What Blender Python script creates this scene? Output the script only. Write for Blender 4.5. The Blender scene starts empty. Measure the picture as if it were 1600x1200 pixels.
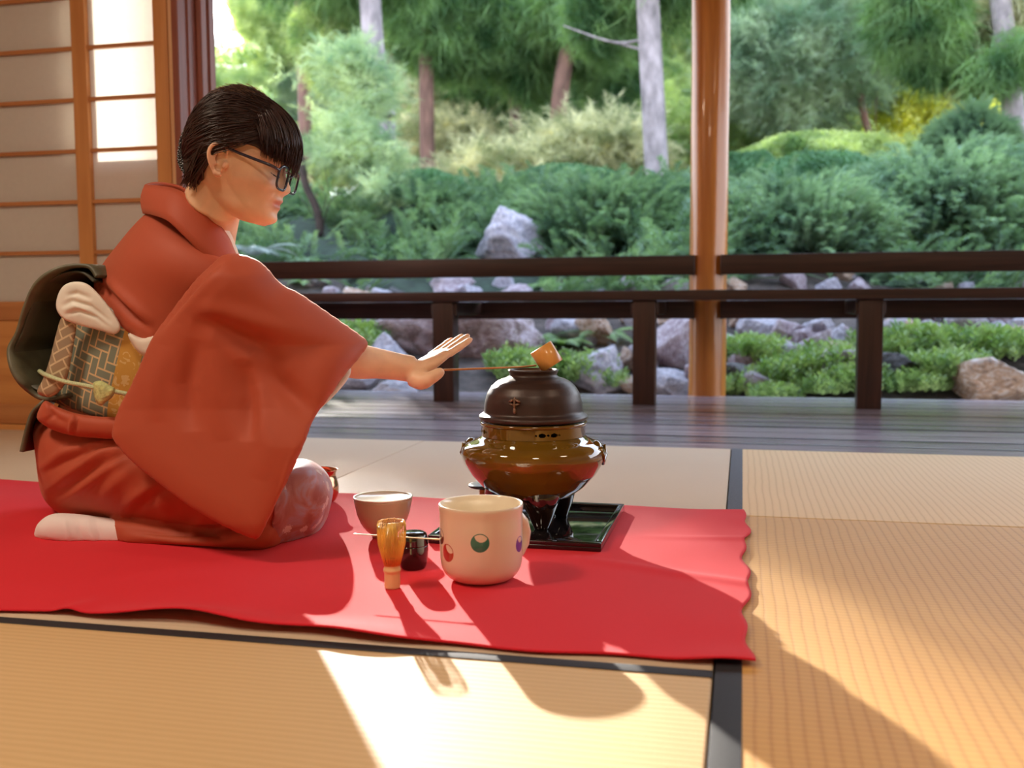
import bpy, bmesh, math, random
import numpy as np
from mathutils import Vector, Matrix
random.seed(7); RNG = np.random.default_rng(11)
SC = bpy.context.scene; COL = SC.collection
# ------------------------------------------------------------------ camera
CF, CYAW, CPIT, CROL, CH = 1560.0, math.radians(13), math.radians(4.58), math.radians(.3), .44
_f = np.array([-math.sin(CYAW)*math.cos(CPIT), math.cos(CYAW)*math.cos(CPIT), -math.sin(CPIT)])
_r0 = np.array([math.cos(CYAW), math.sin(CYAW), 0.0]); _u0 = np.cross(_r0, _f)
_r = _r0*math.cos(CROL)-_u0*math.sin(CROL); _u = _r0*math.sin(CROL)+_u0*math.cos(CROL)
_C = np.array([0, 0, CH])
def P(u, v, d):            # a point d metres in front of the viewer, used to take real positions off the photograph
    return _C+(_f+_r*(u-800)/CF-_u*(v-600)/CF)*d
def PV(q):                 # the reverse: where a point of the place lies in the picture
    q = np.asarray(q)-_C; w = q@_f
    return np.stack([800+CF*(q@_r)/w, 600-CF*(q@_u)/w, w], -1)
def onY(u, v, Y):
    k = _f+_r*(u-800)/CF-_u*(v-600)/CF; return _C+k*Y/k[1]
def onZ(u, v, z=0.0):
    k = _f+_r*(u-800)/CF-_u*(v-600)/CF; return _C+k*(z-CH)/k[2]
cam = bpy.data.cameras.new('camera'); co = bpy.data.objects.new('camera', cam); COL.objects.link(co)
cam.sensor_width = 36; cam.lens = CF*36/1600; cam.clip_start = .05; cam.clip_end = 300
M = Matrix.Identity(4)
for i in range(3): M[i][0] = _r[i]; M[i][1] = _u[i]; M[i][2] = -_f[i]; M[i][3] = _C[i]
co.matrix_world = M
cam.dof.use_dof = True; cam.dof.focus_distance = 1.84; cam.dof.aperture_fstop = 4.0
SC.camera = co
SC.view_settings.view_transform = 'Standard'; SC.view_settings.look = 'None'
SC.view_settings.gamma = 1; SC.view_settings.exposure = 0.0; SC.view_settings.use_curve_mapping = False
# ------------------------------------------------------------------ sky and sun
SUND = Vector((-.4700, .8440, .2590)).normalized()
w = bpy.data.worlds.new('sky'); SC.world = w; w.use_nodes = True; nt = w.node_tree; nt.nodes.clear()
def N(nt, t, **k):
    n = nt.nodes.new(t)
    for a, b in k.items():
        if a in n.bl_rna.properties.keys(): setattr(n, a, b)
        else: n.inputs[a].default_value = b
    return n
tc = N(nt, 'ShaderNodeTexCoord'); sx = N(nt, 'ShaderNodeSeparateXYZ'); nt.links.new(tc.outputs['Generated'], sx.inputs[0])
rp = N(nt, 'ShaderNodeValToRGB'); nt.links.new(sx.outputs['Z'], rp.inputs[0])
rp.color_ramp.elements[0].position = 0; rp.color_ramp.elements[0].color = (.93, .95, .98, 1)
rp.color_ramp.elements[1].position = .8; rp.color_ramp.elements[1].color = (.55, .72, 1, 1)
SKY_BG = N(nt, 'ShaderNodeBackground', Strength=5.0); nt.links.new(rp.outputs[0], SKY_BG.inputs[0])
dt = N(nt, 'ShaderNodeVectorMath', operation='DOT_PRODUCT'); nrm = N(nt, 'ShaderNodeVectorMath', operation='NORMALIZE')
nt.links.new(tc.outputs['Generated'], nrm.inputs[0]); nt.links.new(nrm.outputs[0], dt.inputs[0]); dt.inputs[1].default_value = SUND
gt = N(nt, 'ShaderNodeMath', operation='GREATER_THAN'); nt.links.new(dt.outputs['Value'], gt.inputs[0]); gt.inputs[1].default_value = math.cos(math.radians(.85))
sb = N(nt, 'ShaderNodeBackground', Strength=60); sb.inputs[0].default_value = (1, .97, .9, 1)
mx = N(nt, 'ShaderNodeMixShader'); nt.links.new(gt.outputs[0], mx.inputs[0]); nt.links.new(SKY_BG.outputs[0], mx.inputs[1]); nt.links.new(sb.outputs[0], mx.inputs[2])
wo = N(nt, 'ShaderNodeOutputWorld'); nt.links.new(mx.outputs[0], wo.inputs[0])
sl = bpy.data.lights.new('sun', 'SUN'); sl.energy = 22.0; sl.color = (1, .93, .82); sl.angle = math.radians(.7)
so = bpy.data.objects.new('sun', sl); COL.objects.link(so); so.rotation_euler = SUND.to_track_quat('Z', 'Y').to_euler(); so.location = (-4, 8, 5)
# ceiling lamps of the room (their housings are built with the room)
LAMPS = [(-1.9, .5, 36, 'round paper ceiling lamp nearest the paper screens'), (.3, -.6, 22, 'round paper ceiling lamp in the middle of the room'), (1.6, 1.2, 9, 'round paper ceiling lamp at the right-hand wall')]
for i, (x, y, en, _l) in enumerate(LAMPS):
    l = bpy.data.lights.new('ceiling_lamp_light', 'AREA'); l.shape = 'DISK'; l.size = .5; l.energy = en; l.color = (1, .80, .60)
    o = bpy.data.objects.new('ceiling_lamp_light', l); COL.objects.link(o); o.location = (x, y, 2.27)

# ------------------------------------------------------------------ object helpers
def tag(o, label=None, cat=None, group=None, kind=None):
    if label: o['label'] = label
    if cat: o['category'] = cat
    if group: o['group'] = group
    if kind: o['kind'] = kind
    return o
def thing(name, loc, label, cat, group=None, rz=0):
    o = bpy.data.objects.new(name, None); COL.objects.link(o); o.location = loc; o.rotation_euler = (0, 0, rz)
    o.empty_display_size = .05
    return tag(o, label, cat, group)
def mesh(name, V, F, mat=None, parent=None, smooth=True, label=None):
    """V in world coordinates; when parented, the parent's place is taken off."""
    V = np.asarray(V, dtype=np.float64).reshape(-1, 3)
    if parent is not None:
        Mi = np.array(world_of(parent).inverted()); V = V@Mi[:3, :3].T+Mi[:3, 3]
    me = bpy.data.meshes.new(name)
    if isinstance(F, np.ndarray):
        n, k = F.shape
        me.vertices.add(len(V)); me.vertices.foreach_set('co', V.ravel())
        me.loops.add(n*k); me.loops.foreach_set('vertex_index', F.ravel().astype(np.int32))
        me.polygons.add(n); me.polygons.foreach_set('loop_start', np.arange(0, n*k, k, dtype=np.int32))
        me.update(calc_edges=True); me.validate()
    else:
        me.from_pydata([tuple(p) for p in V], [], F); me.update()
    if smooth: me.polygons.foreach_set('use_smooth', [True]*len(me.polygons))
    if mat: me.materials.append(mat)
    o = bpy.data.objects.new(name, me); COL.objects.link(o)
    if parent is not None: o.parent = parent
    if label: o['label'] = label
    return o
def world_of(o):
    m = Matrix.LocRotScale(o.location, o.rotation_euler, o.scale)
    return world_of(o.parent)@m if o.parent else m
class MB:
    def __init__(s): s.v = []; s.f = []; s.n = 0
    def add(s, V, F):
        V = np.asarray(V, float).reshape(-1, 3); s.v.append(V); s.f += [[i+s.n for i in f] for f in F]; s.n += len(V); return s
    def box(s, x0, x1, y0, y1, z0, z1, bv=0.0, R=None, c=None):
        if bv:
            bm = bmesh.new(); bmesh.ops.create_cube(bm, size=1)
            for q in bm.verts: q.co = Vector((x0+(x1-x0)*(q.co.x+.5), y0+(y1-y0)*(q.co.y+.5), z0+(z1-z0)*(q.co.z+.5)))
            bmesh.ops.bevel(bm, geom=bm.edges[:], offset=bv, segments=2, affect='EDGES', profile=.7)
            bm.verts.index_update(); V = [tuple(q.co) for q in bm.verts]; F = [[q.index for q in f.verts] for f in bm.faces]; bm.free()
        else:
            V = [(x, y, z) for x in (x0, x1) for y in (y0, y1) for z in (z0, z1)]
            F = [[0, 1, 3, 2], [4, 6, 7, 5], [0, 4, 5, 1], [2, 3, 7, 6], [0, 2, 6, 4], [1, 5, 7, 3]]
        if R is not None: V = (np.asarray(V)-c)@np.array(R).T+c
        return s.add(V, F)
    def tube(s, pts, rad, n=10, cap=True, flat=1.0, up=(0, 0, 1)):
        pts = np.asarray(pts, float); m = len(pts); rad = np.broadcast_to(rad, (m,)) if np.ndim(rad) else np.full(m, rad)
        V = []; up = np.asarray(up, float)
        T = np.gradient(pts, axis=0)
        for i in range(m):
            t = T[i]/(np.linalg.norm(T[i])+1e-12); a = np.cross(t, up)
            if np.linalg.norm(a) < 1e-3: a = np.cross(t, (1, 0, 0))
            a /= np.linalg.norm(a); b = np.cross(a, t)
            for k in range(n):
                an = 2*math.pi*k/n; V.append(pts[i]+rad[i]*(a*math.cos(an)+b*math.sin(an)*flat))
        F = [[i*n+k, i*n+(k+1) % n, (i+1)*n+(k+1) % n, (i+1)*n+k] for i in range(m-1) for k in range(n)]
        if cap: F += [list(range(n))[::-1], [(m-1)*n+k for k in range(n)]]
        return s.add(V, F)
    def lathe(s, prof, n=64, c=(0, 0, 0), R=None, f=None):
        V = []
        for r, z in prof:
            for k in range(n):
                a = 2*math.pi*k/n; q = np.array([r*math.cos(a), r*math.sin(a), z]); V.append(q)
        V = np.array(V)
        if f is not None: V = f(V)
        if R is not None: V = V@np.array(R).T
        V = V+np.asarray(c)
        m = len(prof); F = [[i*n+k, i*n+(k+1) % n, (i+1)*n+(k+1) % n, (i+1)*n+k] for i in range(m-1) for k in range(n)]
        if prof[0][0] > 1e-6: F.append(list(range(n))[::-1])
        if prof[-1][0] > 1e-6: F.append([(m-1)*n+k for k in range(n)])
        return s.add(V, F)
    def ell(s, c, r, R=None, n=24, m=14):
        V = []; 
        for i in range(1, m):
            for k in range(n):
                t = math.pi*i/m; a = 2*math.pi*k/n; V.append((r[0]*math.sin(t)*math.cos(a), r[1]*math.sin(t)*math.sin(a), r[2]*math.cos(t)))
        V += [(0, 0, r[2]), (0, 0, -r[2])]; V = np.array(V)
        if R is not None: V = V@np.array(R).T
        F = [[i*n+k, (i+1)*n+k, (i+1)*n+(k+1) % n, i*n+(k+1) % n] for i in range(m-2) for k in range(n)]
        t0 = (m-1)*n; F += [[t0, k, (k+1) % n] for k in range(n)]+[[t0+1, (m-2)*n+(k+1) % n, (m-2)*n+k] for k in range(n)]
        return s.add(V+np.asarray(c), F)
    def arr(s): return np.concatenate(s.v)
    def build(s, name, mat=None, parent=None, smooth=True, label=None):
        return mesh(name, s.arr(), s.f, mat, parent, smooth, label)
def smooth_by_angle(o, deg=35):
    me = o.data; bm = bmesh.new(); bm.from_mesh(me)
    for e in bm.edges:
        if len(e.link_faces) == 2 and e.calc_face_angle(0) > math.radians(deg): e.smooth = False
    bm.to_mesh(me); bm.free(); return o
def applymods(o):
    dg = bpy.context.evaluated_depsgraph_get(); dg.update(); ev = o.evaluated_get(dg)
    me = bpy.data.meshes.new_from_object(ev); old = o.data; o.modifiers.clear(); o.data = me; me.name = old.name
    me.polygons.foreach_set('use_smooth', [True]*len(me.polygons)); return o
def remesh(o, size, smooth_it=4, f=.5):
    m = o.modifiers.new('r', 'REMESH'); m.mode = 'VOXEL'; m.voxel_size = size; m.use_smooth_shade = True
    if smooth_it:
        s = o.modifiers.new('s', 'SMOOTH'); s.iterations = smooth_it; s.factor = f
    return applymods(o)
def getV(o):
    n = len(o.data.vertices); a = np.empty(n*3); o.data.vertices.foreach_get('co', a); a = a.reshape(-1, 3)
    W = np.array(world_of(o)); return a@W[:3, :3].T+W[:3, 3]
def setV(o, V):
    W = np.array(world_of(o).inverted()); V = V@W[:3, :3].T+W[:3, 3]
    o.data.vertices.foreach_set('co', V.ravel()); o.data.update()
def getN(o):
    n = len(o.data.vertices); a = np.empty(n*3); o.data.vertex_normals.foreach_get('vector', a) if hasattr(o.data, 'vertex_normals') else o.data.vertices.foreach_get('normal', a)
    return a.reshape(-1, 3)@np.array(world_of(o).to_3x3()).T
def polydist(Q, pl):       # distance of 2-D points to a polyline, and the place along it (0..1)
    best = np.full(len(Q), 1e9); tt = np.zeros(len(Q)); pl = np.asarray(pl, float); L = np.r_[0, np.cumsum(np.linalg.norm(np.diff(pl, axis=0), axis=1))]
    for i in range(len(pl)-1):
        a, b = pl[i], pl[i+1]; ab = b-a; t = np.clip(((Q-a)@ab)/(ab@ab), 0, 1); dd = np.linalg.norm(Q-(a+t[:, None]*ab), axis=1)
        m = dd < best; best[m] = dd[m]; tt[m] = (L[i]+t[m]*(L[i+1]-L[i]))/L[-1]
    return best, tt
def folds(o, lst, side=None):
    """cloth folds: ridges (+) and grooves (-) run along polylines, amplitude in metres, width in picture pixels"""
    V = getV(o); Nn = getN(o); Q = PV(V); vd = (V-_C); vd /= np.linalg.norm(vd, axis=1)[:, None]
    fc = np.clip(-(Nn*vd).sum(1)*3, 0, 1); D = np.zeros(len(V))
    for pl, amp, wd in lst:
        dd, t = polydist(Q[:, :2], pl); taper = np.sin(np.pi*np.clip(t, 0, 1))**.9
        D += amp*np.exp(-(dd/wd)**2)*taper
    setV(o, V+Nn*(D*fc)[:, None])
def rotm(axis, ang): return np.array(Matrix.Rotation(ang, 3, Vector(axis)))

# ------------------------------------------------------------------ materials
def mat(name, col, rough=.6, noise=None, bump=None, metal=0, coat=0, trans=0, spec=None, sheen=0, build=None, sss=0, coatr=.03):
    """noise=(scale, amount, stretch) varies the colour, bump=(scale, strength, distance, stretch)"""
    m = bpy.data.materials.new(name); m.use_nodes = True; nt = m.node_tree; b = nt.nodes['Principled BSDF']
    b.inputs['Base Color'].default_value = (*col, 1); b.inputs['Roughness'].default_value = rough; b.inputs['Metallic'].default_value = metal
    b.inputs['Coat Weight'].default_value = coat; b.inputs['Coat Roughness'].default_value = coatr
    if spec is not None: b.inputs['Specular IOR Level'].default_value = spec
    if sheen: b.inputs['Sheen Weight'].default_value = sheen
    if sss: b.inputs['Subsurface Weight'].default_value = sss; b.inputs['Subsurface Radius'].default_value = (.01, .004, .002); b.inputs['Subsurface Scale'].default_value = 1
    tc = N(nt, 'ShaderNodeTexCoord')
    def stretched(st):
        if not st: return tc.outputs['Object']
        mp = N(nt, 'ShaderNodeMapping'); mp.inputs['Scale'].default_value = st; nt.links.new(tc.outputs['Object'], mp.inputs[0]); return mp.outputs[0]
    if noise:
        n = N(nt, 'ShaderNodeTexNoise', Scale=noise[0], Detail=6.0); nt.links.new(stretched(noise[2] if len(noise) > 2 else None), n.inputs['Vector'])
        c = N(nt, 'ShaderNodeValToRGB'); a = noise[1]; e = c.color_ramp.elements
        e[0].position = .3; e[1].position = .7
        e[0].color = (*[max(0, x*(1-a)) for x in col], 1); e[1].color = (*[min(1, x*(1+a)) for x in col], 1)
        nt.links.new(n.outputs['Fac'], c.inputs[0]); nt.links.new(c.outputs[0], b.inputs['Base Color'])
    if bump:
        n = N(nt, 'ShaderNodeTexNoise', Scale=bump[0], Detail=5.0); nt.links.new(stretched(bump[3] if len(bump) > 3 else None), n.inputs['Vector'])
        bp = N(nt, 'ShaderNodeBump', Strength=bump[1], Distance=bump[2]); nt.links.new(n.outputs['Fac'], bp.inputs['Height']); nt.links.new(bp.outputs[0], b.inputs['Normal'])
    if build: build(nt, b, tc)
    return m
def math_(nt, op, a, b=None, c=None):
    n = N(nt, 'ShaderNodeMath', operation=op)
    for i, q in enumerate((a, b, c)):
        if q is None: continue
        if isinstance(q, (int, float)): n.inputs[i].default_value = q
        else: nt.links.new(q, n.inputs[i])
    return n.outputs[0]
def mixc(nt, fac, a, b, mode='MIX'):
    n = N(nt, 'ShaderNodeMix', data_type='RGBA', blend_type=mode)
    for i, q in ((0, fac), (6, a), (7, b)):
        if isinstance(q, (int, float)): n.inputs[i].default_value = q
        elif isinstance(q, tuple): n.inputs[i].default_value = (*q, 1) if len(q) == 3 else q
        else: nt.links.new(q, n.inputs[i])
    return n.outputs[2]
def xyz(nt, tc):
    s = N(nt, 'ShaderNodeSeparateXYZ'); nt.links.new(tc.outputs['Object'], s.inputs[0]); return s.outputs
def leafmat(name, c1, c2, scale=3.0, tr=.45, rough=.55, tint=(1.3, 1.35, .6)):
    m = bpy.data.materials.new(name); m.use_nodes = True; nt = m.node_tree; nt.nodes.clear()
    tc = N(nt, 'ShaderNodeTexCoord'); n = N(nt, 'ShaderNodeTexNoise', Scale=scale, Detail=3.0); nt.links.new(tc.outputs['Object'], n.inputs['Vector'])
    r = N(nt, 'ShaderNodeValToRGB'); r.color_ramp.elements[0].position = .35; r.color_ramp.elements[1].position = .65
    r.color_ramp.elements[0].color = (*c1, 1); r.color_ramp.elements[1].color = (*c2, 1); nt.links.new(n.outputs['Fac'], r.inputs[0])
    d = N(nt, 'ShaderNodeBsdfPrincipled', Roughness=rough); d.inputs['Specular IOR Level'].default_value = .4; nt.links.new(r.outputs[0], d.inputs['Base Color'])
    t = N(nt, 'ShaderNodeBsdfTranslucent'); nt.links.new(mixc(nt, 1.0, r.outputs[0], tint, 'MULTIPLY'), t.inputs[0])
    x = N(nt, 'ShaderNodeMixShader', Fac=tr); nt.links.new(d.outputs[0], x.inputs[1]); nt.links.new(t.outputs[0], x.inputs[2])
    o = N(nt, 'ShaderNodeOutputMaterial'); nt.links.new(x.outputs[0], o.inputs[0]); return m
# ------------------------------------------------------------------ the room
def woodmat(name, dark, light, rough=.4, axis=0, scale=1.0, coat=0, bumps=.15):
    def bd(nt, b, tc):
        mp = N(nt, 'ShaderNodeMapping'); s = [26*scale]*3; s[axis] = 1.4*scale; mp.inputs['Scale'].default_value = s
        nt.links.new(tc.outputs['Object'], mp.inputs[0])
        n = N(nt, 'ShaderNodeTexNoise', Scale=1.6, Detail=7.0, Distortion=.6); nt.links.new(mp.outputs[0], n.inputs['Vector'])
        c = N(nt, 'ShaderNodeValToRGB'); c.color_ramp.elements[0].position = .33; c.color_ramp.elements[1].position = .68
        c.color_ramp.elements[0].color = (*dark, 1); c.color_ramp.elements[1].color = (*light, 1)
        nt.links.new(n.outputs['Fac'], c.inputs[0]); nt.links.new(c.outputs[0], b.inputs['Base Color'])
        bp = N(nt, 'ShaderNodeBump', Strength=bumps, Distance=.002); nt.links.new(n.outputs['Fac'], bp.inputs['Height']); nt.links.new(bp.outputs[0], b.inputs['Normal'])
    return mat(name, light, rough, coat=coat, build=bd)
M_RAIL = woodmat('dark_stained_timber', (.020, .007, .005), (.052, .019, .013), .38, 0)
M_RAILV = woodmat('dark_stained_timber_upright', (.022, .008, .005), (.058, .021, .013), .38, 2)
M_POST = woodmat('varnished_log', (.42, .13, .022), (.68, .27, .055), .28, 2, .55, coat=.25)
M_SHOJI = woodmat('pale_cedar', (.52, .22, .065), (.64, .30, .10), .45, 2, .8)
M_SHOJIH = woodmat('pale_cedar_cross', (.42, .16, .05), (.52, .22, .075), .45, 0, .8)
M_PANEL = woodmat('cedar_panel', (.50, .20, .055), (.68, .32, .10), .42, 0, .35)
M_FRAME = woodmat('red_brown_frame', (.20, .055, .035), (.30, .09, .055), .45, 2, .8)
def deckbuild(nt, b, tc):
    o = xyz(nt, tc); brd = math_(nt, 'FLOOR', math_(nt, 'DIVIDE', math_(nt, 'SUBTRACT', o[1], 3.07), .1508))
    wn = N(nt, 'ShaderNodeTexWhiteNoise', noise_dimensions='1D'); nt.links.new(brd, wn.inputs['W'])
    mp = N(nt, 'ShaderNodeMapping'); mp.inputs['Scale'].default_value = (1.6, 34, 1); nt.links.new(tc.outputs['Object'], mp.inputs[0])
    n = N(nt, 'ShaderNodeTexNoise', Scale=1.5, Detail=8.0, Distortion=.4); nt.links.new(mp.outputs[0], n.inputs['Vector'])
    n2 = N(nt, 'ShaderNodeTexNoise', Scale=.7, Detail=4.0); nt.links.new(mp.outputs[0], n2.inputs['Vector'])
    c = N(nt, 'ShaderNodeValToRGB'); c.color_ramp.elements[0].color = (.17, .145, .175, 1); c.color_ramp.elements[1].color = (.42, .375, .44, 1)
    c.color_ramp.elements[0].position = .3; c.color_ramp.elements[1].position = .7
    nt.links.new(n.outputs['Fac'], c.inputs[0])
    k = mixc(nt, .5, c.outputs[0], mixc(nt, wn.outputs['Value'], (.6, .6, .64), (1.4, 1.35, 1.38)), 'MULTIPLY')
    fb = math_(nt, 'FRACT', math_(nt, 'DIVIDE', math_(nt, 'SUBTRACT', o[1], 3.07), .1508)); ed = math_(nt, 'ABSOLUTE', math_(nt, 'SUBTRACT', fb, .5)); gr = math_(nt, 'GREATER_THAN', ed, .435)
    k = mixc(nt, gr, k, (.012, .010, .012))      # shade of the board gaps, painted as black lines
    nt.links.new(k, b.inputs['Base Color'])
    nt.links.new(math_(nt, 'MULTIPLY', math_(nt, 'SUBTRACT', 1.0, gr), .8), b.inputs['Specular IOR Level'])
    rr = math_(nt, 'MULTIPLY_ADD', n2.outputs['Fac'], .30, .07); nt.links.new(rr, b.inputs['Roughness'])
    bp = N(nt, 'ShaderNodeBump', Strength=.25, Distance=.002); nt.links.new(n.outputs['Fac'], bp.inputs['Height']); nt.links.new(bp.outputs[0], b.inputs['Normal'])
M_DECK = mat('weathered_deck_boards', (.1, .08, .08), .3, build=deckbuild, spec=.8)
def tatbuild(ax, pitch, cA, cB, strength=.35, cross=.0, fine=.25):
    def bd(nt, b, tc):
        o = xyz(nt, tc)
        nz = N(nt, 'ShaderNodeTexNoise', Scale=5.0, Detail=3.0); nt.links.new(tc.outputs['Object'], nz.inputs['Vector'])
        wob = math_(nt, 'MULTIPLY', nz.outputs['Fac'], .012)
        s = math_(nt, 'FRACT', math_(nt, 'DIVIDE', math_(nt, 'ADD', o[ax], wob), pitch))
        rib = math_(nt, 'POWER', math_(nt, 'ABSOLUTE', math_(nt, 'MULTIPLY_ADD', s, 2.0, -1.0)), 4.0)          # 1 in the groove
        s2 = math_(nt, 'FRACT', math_(nt, 'DIVIDE', o[1-ax], pitch*.8)); cr = math_(nt, 'POWER', math_(nt, 'ABSOLUTE', math_(nt, 'MULTIPLY_ADD', s2, 2.0, -1.0)), 3.0)
        mp = N(nt, 'ShaderNodeMapping'); sc = [900, 900, 1]; sc[ax] = 60; mp.inputs['Scale'].default_value = sc; nt.links.new(tc.outputs['Object'], mp.inputs[0])
        fn = N(nt, 'ShaderNodeTexNoise', Scale=1.0, Detail=2.0); nt.links.new(mp.outputs[0], fn.inputs['Vector'])
        big = N(nt, 'ShaderNodeTexNoise', Scale=2.3, Detail=4.0); nt.links.new(tc.outputs['Object'], big.inputs['Vector'])
        base = mixc(nt, big.outputs['Fac'], cA, cB)
        g = math_(nt, 'MULTIPLY', rib, strength); g = math_(nt, 'ADD', g, math_(nt, 'MULTIPLY', cr, cross)); g = math_(nt, 'ADD', g, math_(nt, 'MULTIPLY', fn.outputs['Fac'], fine))
        dk = tuple(x*y for x, y in zip(cA, (.62, .5, .36)))
        nt.links.new(mixc(nt, g, base, dk), b.inputs['Base Color'])
        bp = N(nt, 'ShaderNodeBump', Strength=.5, Distance=.0012); nt.links.new(math_(nt, 'SUBTRACT', 1.0, g), bp.inputs['Height']); nt.links.new(bp.outputs[0], b.inputs['Normal'])
    return bd
M_TATP = mat('pale_tatami', (.6, .5, .4), .62, build=tatbuild(1, .012, (.62, .50, .36), (.70, .58, .44), .25, 0, .2))
M_TATN = mat('near_tatami', (.6, .5, .4), .6, build=tatbuild(1, .0125, (.64, .43, .20), (.74, .52, .28), .4, .0, .12))
M_TATR = mat('golden_tatami', (.6, .4, .2), .55, build=tatbuild(0, .0165, (.61, .33, .09), (.71, .43, .145), .45, .28, .12))
M_TATRF = mat('straw_tatami', (.6, .5, .2), .55, build=tatbuild(0, .0165, (.74, .52, .25), (.82, .60, .33), .40, .08, .12))
M_EDGE = mat('indigo_cloth_edging', (.075, .085, .115), .75, noise=(300, .25), bump=(900, .3, .0005))
M_EDGEB = mat('black_cloth_edging', (.018, .018, .024), .7, noise=(300, .25))

fl = MB().box(-3.6, 3.0, -2.6, 3.07, -.30, -.056).build('floor', woodmat('subfloor', (.1, .06, .03), (.2, .12, .06)), smooth=False); tag(fl, kind='structure')
# mats: each is one thing, body plus cloth edging
def mat_thing(x0, x1, y0, y1, m, label, edges):
    t = thing('tatami_mat', ((x0+x1)/2, (y0+y1)/2, -.055), label, 'tatami mat')
    nx = 12; g = .0012
    b = MB().box(x0+g, x1-g, y0+g, y1-g, -.055, 0, bv=.004); b.build('mat_body', m, t)
    for (a0, a1, b0, b1, em) in edges:
        MB().box(a0+g, a1-g, b0+g, b1-g, -.05, .0012, bv=.0006).build('cloth_edging', em, t)
    return t
mat_thing(-1.90, -.028, .27, 1.190, M_TATN, 'tan tatami mat in the foreground below the red cloth, with thin black edging', [(-1.90, -.028, 1.165, 1.190, M_EDGEB)])
mat_thing(-1.90, -.028, 1.190, 2.128, M_TATP, 'tatami mat almost wholly hidden under the red cloth', [(-1.90, -.028, 2.100, 2.128, M_EDGE)])
mat_thing(-1.0, -.028, 2.128, 3.068, M_TATP, 'pale beige tatami mat between the red cloth and the veranda, behind the kettle', [])
mat_thing(-2.90, -1.0, 2.128, 3.068, M_TATP, 'pale tatami mat against the paper screen behind the kneeling woman', [])
mat_thing(-2.90, -1.90, .27, 2.128, M_TATP, 'tatami mat under the left end of the red cloth', [])
mat_thing(-.028, 1.86, 2.098, 3.068, M_TATRF, 'straw coloured tatami mat beside the veranda on the right', [(-.028, .006, 2.098, 3.068, M_EDGE)])
mat_thing(-.028, 1.86, .27, 2.098, M_TATR, 'golden tatami mat at the right of the red cloth, strongly ribbed', [(-.028, .006, .27, 2.098, M_EDGEB)])
# veranda deck, boards run along the opening
dk = MB(); nb = 12; w_ = 1.81/nb
for i in range(nb):
    y = 3.07+i*w_; z = -.004+random.uniform(-.0008, .0008)
    dk.box(-6.5, 6.0, y+.0085, y+w_-.0085, -.04, z, bv=.003)
dk.box(-6.5, 6, 3.08, 4.86, -.16, -.042)
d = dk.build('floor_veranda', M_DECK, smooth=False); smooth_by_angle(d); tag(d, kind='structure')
# shell
M_PLAST = mat('warm_plaster', (.66, .52, .38), .9, noise=(3, .08), bump=(60, .2, .002))
M_CEIL = woodmat('ceiling_boards', (.40, .24, .12), (.55, .36, .20), .6, 0, .5)
for nm, bx in (('wall_back', (-3.7, 3.1, -2.7, -2.6, -.3, 2.4)), ('wall_left', (-3.7, -3.6, -2.6, 3.07, -.3, 2.4)), ('wall_right', (3.0, 3.1, -2.6, 3.07, -.3, 2.4))):
    tag(MB().box(*bx).build(nm, M_PLAST, smooth=False), kind='structure')
tag(MB().box(-3.7, 3.1, -2.7, 3.16, 2.4, 2.5).build('ceiling', M_CEIL, smooth=False), kind='structure')
tag(MB().box(-6.5, 6.0, 3.16, 5.35, 2.42, 2.55).build('ceiling_veranda', M_CEIL, smooth=False), kind='structure')
tag(MB().box(-3.7, 3.1, 3.08, 3.18, 2.0, 2.4).build('trim_1', M_FRAME, smooth=False), kind='structure')
M_LAMP = bpy.data.materials.new('lamp_paper'); M_LAMP.use_nodes = True
b = M_LAMP.node_tree.nodes['Principled BSDF']; b.inputs['Base Color'].default_value = (.9, .8, .65, 1); b.inputs['Emission Color'].default_value = (1, .8, .55, 1); b.inputs['Emission Strength'].default_value = 5
for i, (x, y, en, lb) in enumerate(LAMPS):
    t = thing('ceiling_lamp', (x, y, 2.4), lb, 'lamp', 'ceiling lamps of the room')
    MB().lathe([(.0, 2.30), (.24, 2.30), (.26, 2.32), (.26, 2.37), (.24, 2.385), (0, 2.385)], 40, (x, y, 0)).build('lamp_shade', M_LAMP, t)
    MB().lathe([(.0, 2.386), (.27, 2.386), (.27, 2.398), (0, 2.398)], 40, (x, y, 0)).build('lamp_base', M_SHOJI, t)
# ------------------------------------------------------------------ paper screen
def papermat(name, col, tr, rough=.8):
    m = bpy.data.materials.new(name); m.use_nodes = True; nt = m.node_tree; nt.nodes.clear()
    tc = N(nt, 'ShaderNodeTexCoord'); n = N(nt, 'ShaderNodeTexNoise', Scale=70.0, Detail=6.0); nt.links.new(tc.outputs['Object'], n.inputs['Vector'])
    c = mixc(nt, n.outputs['Fac'], tuple(x*.93 for x in col), col)
    d = N(nt, 'ShaderNodeBsdfDiffuse'); t = N(nt, 'ShaderNodeBsdfTranslucent'); nt.links.new(c, d.inputs[0]); nt.links.new(c, t.inputs[0])
    x = N(nt, 'ShaderNodeMixShader', Fac=tr); nt.links.new(d.outputs[0], x.inputs[1]); nt.links.new(t.outputs[0], x.inputs[2])
    o = N(nt, 'ShaderNodeOutputMaterial'); nt.links.new(x.outputs[0], o.inputs[0]); return m
M_PAPER = papermat('washi_paper', (.90, .88, .84), .5)
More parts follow.
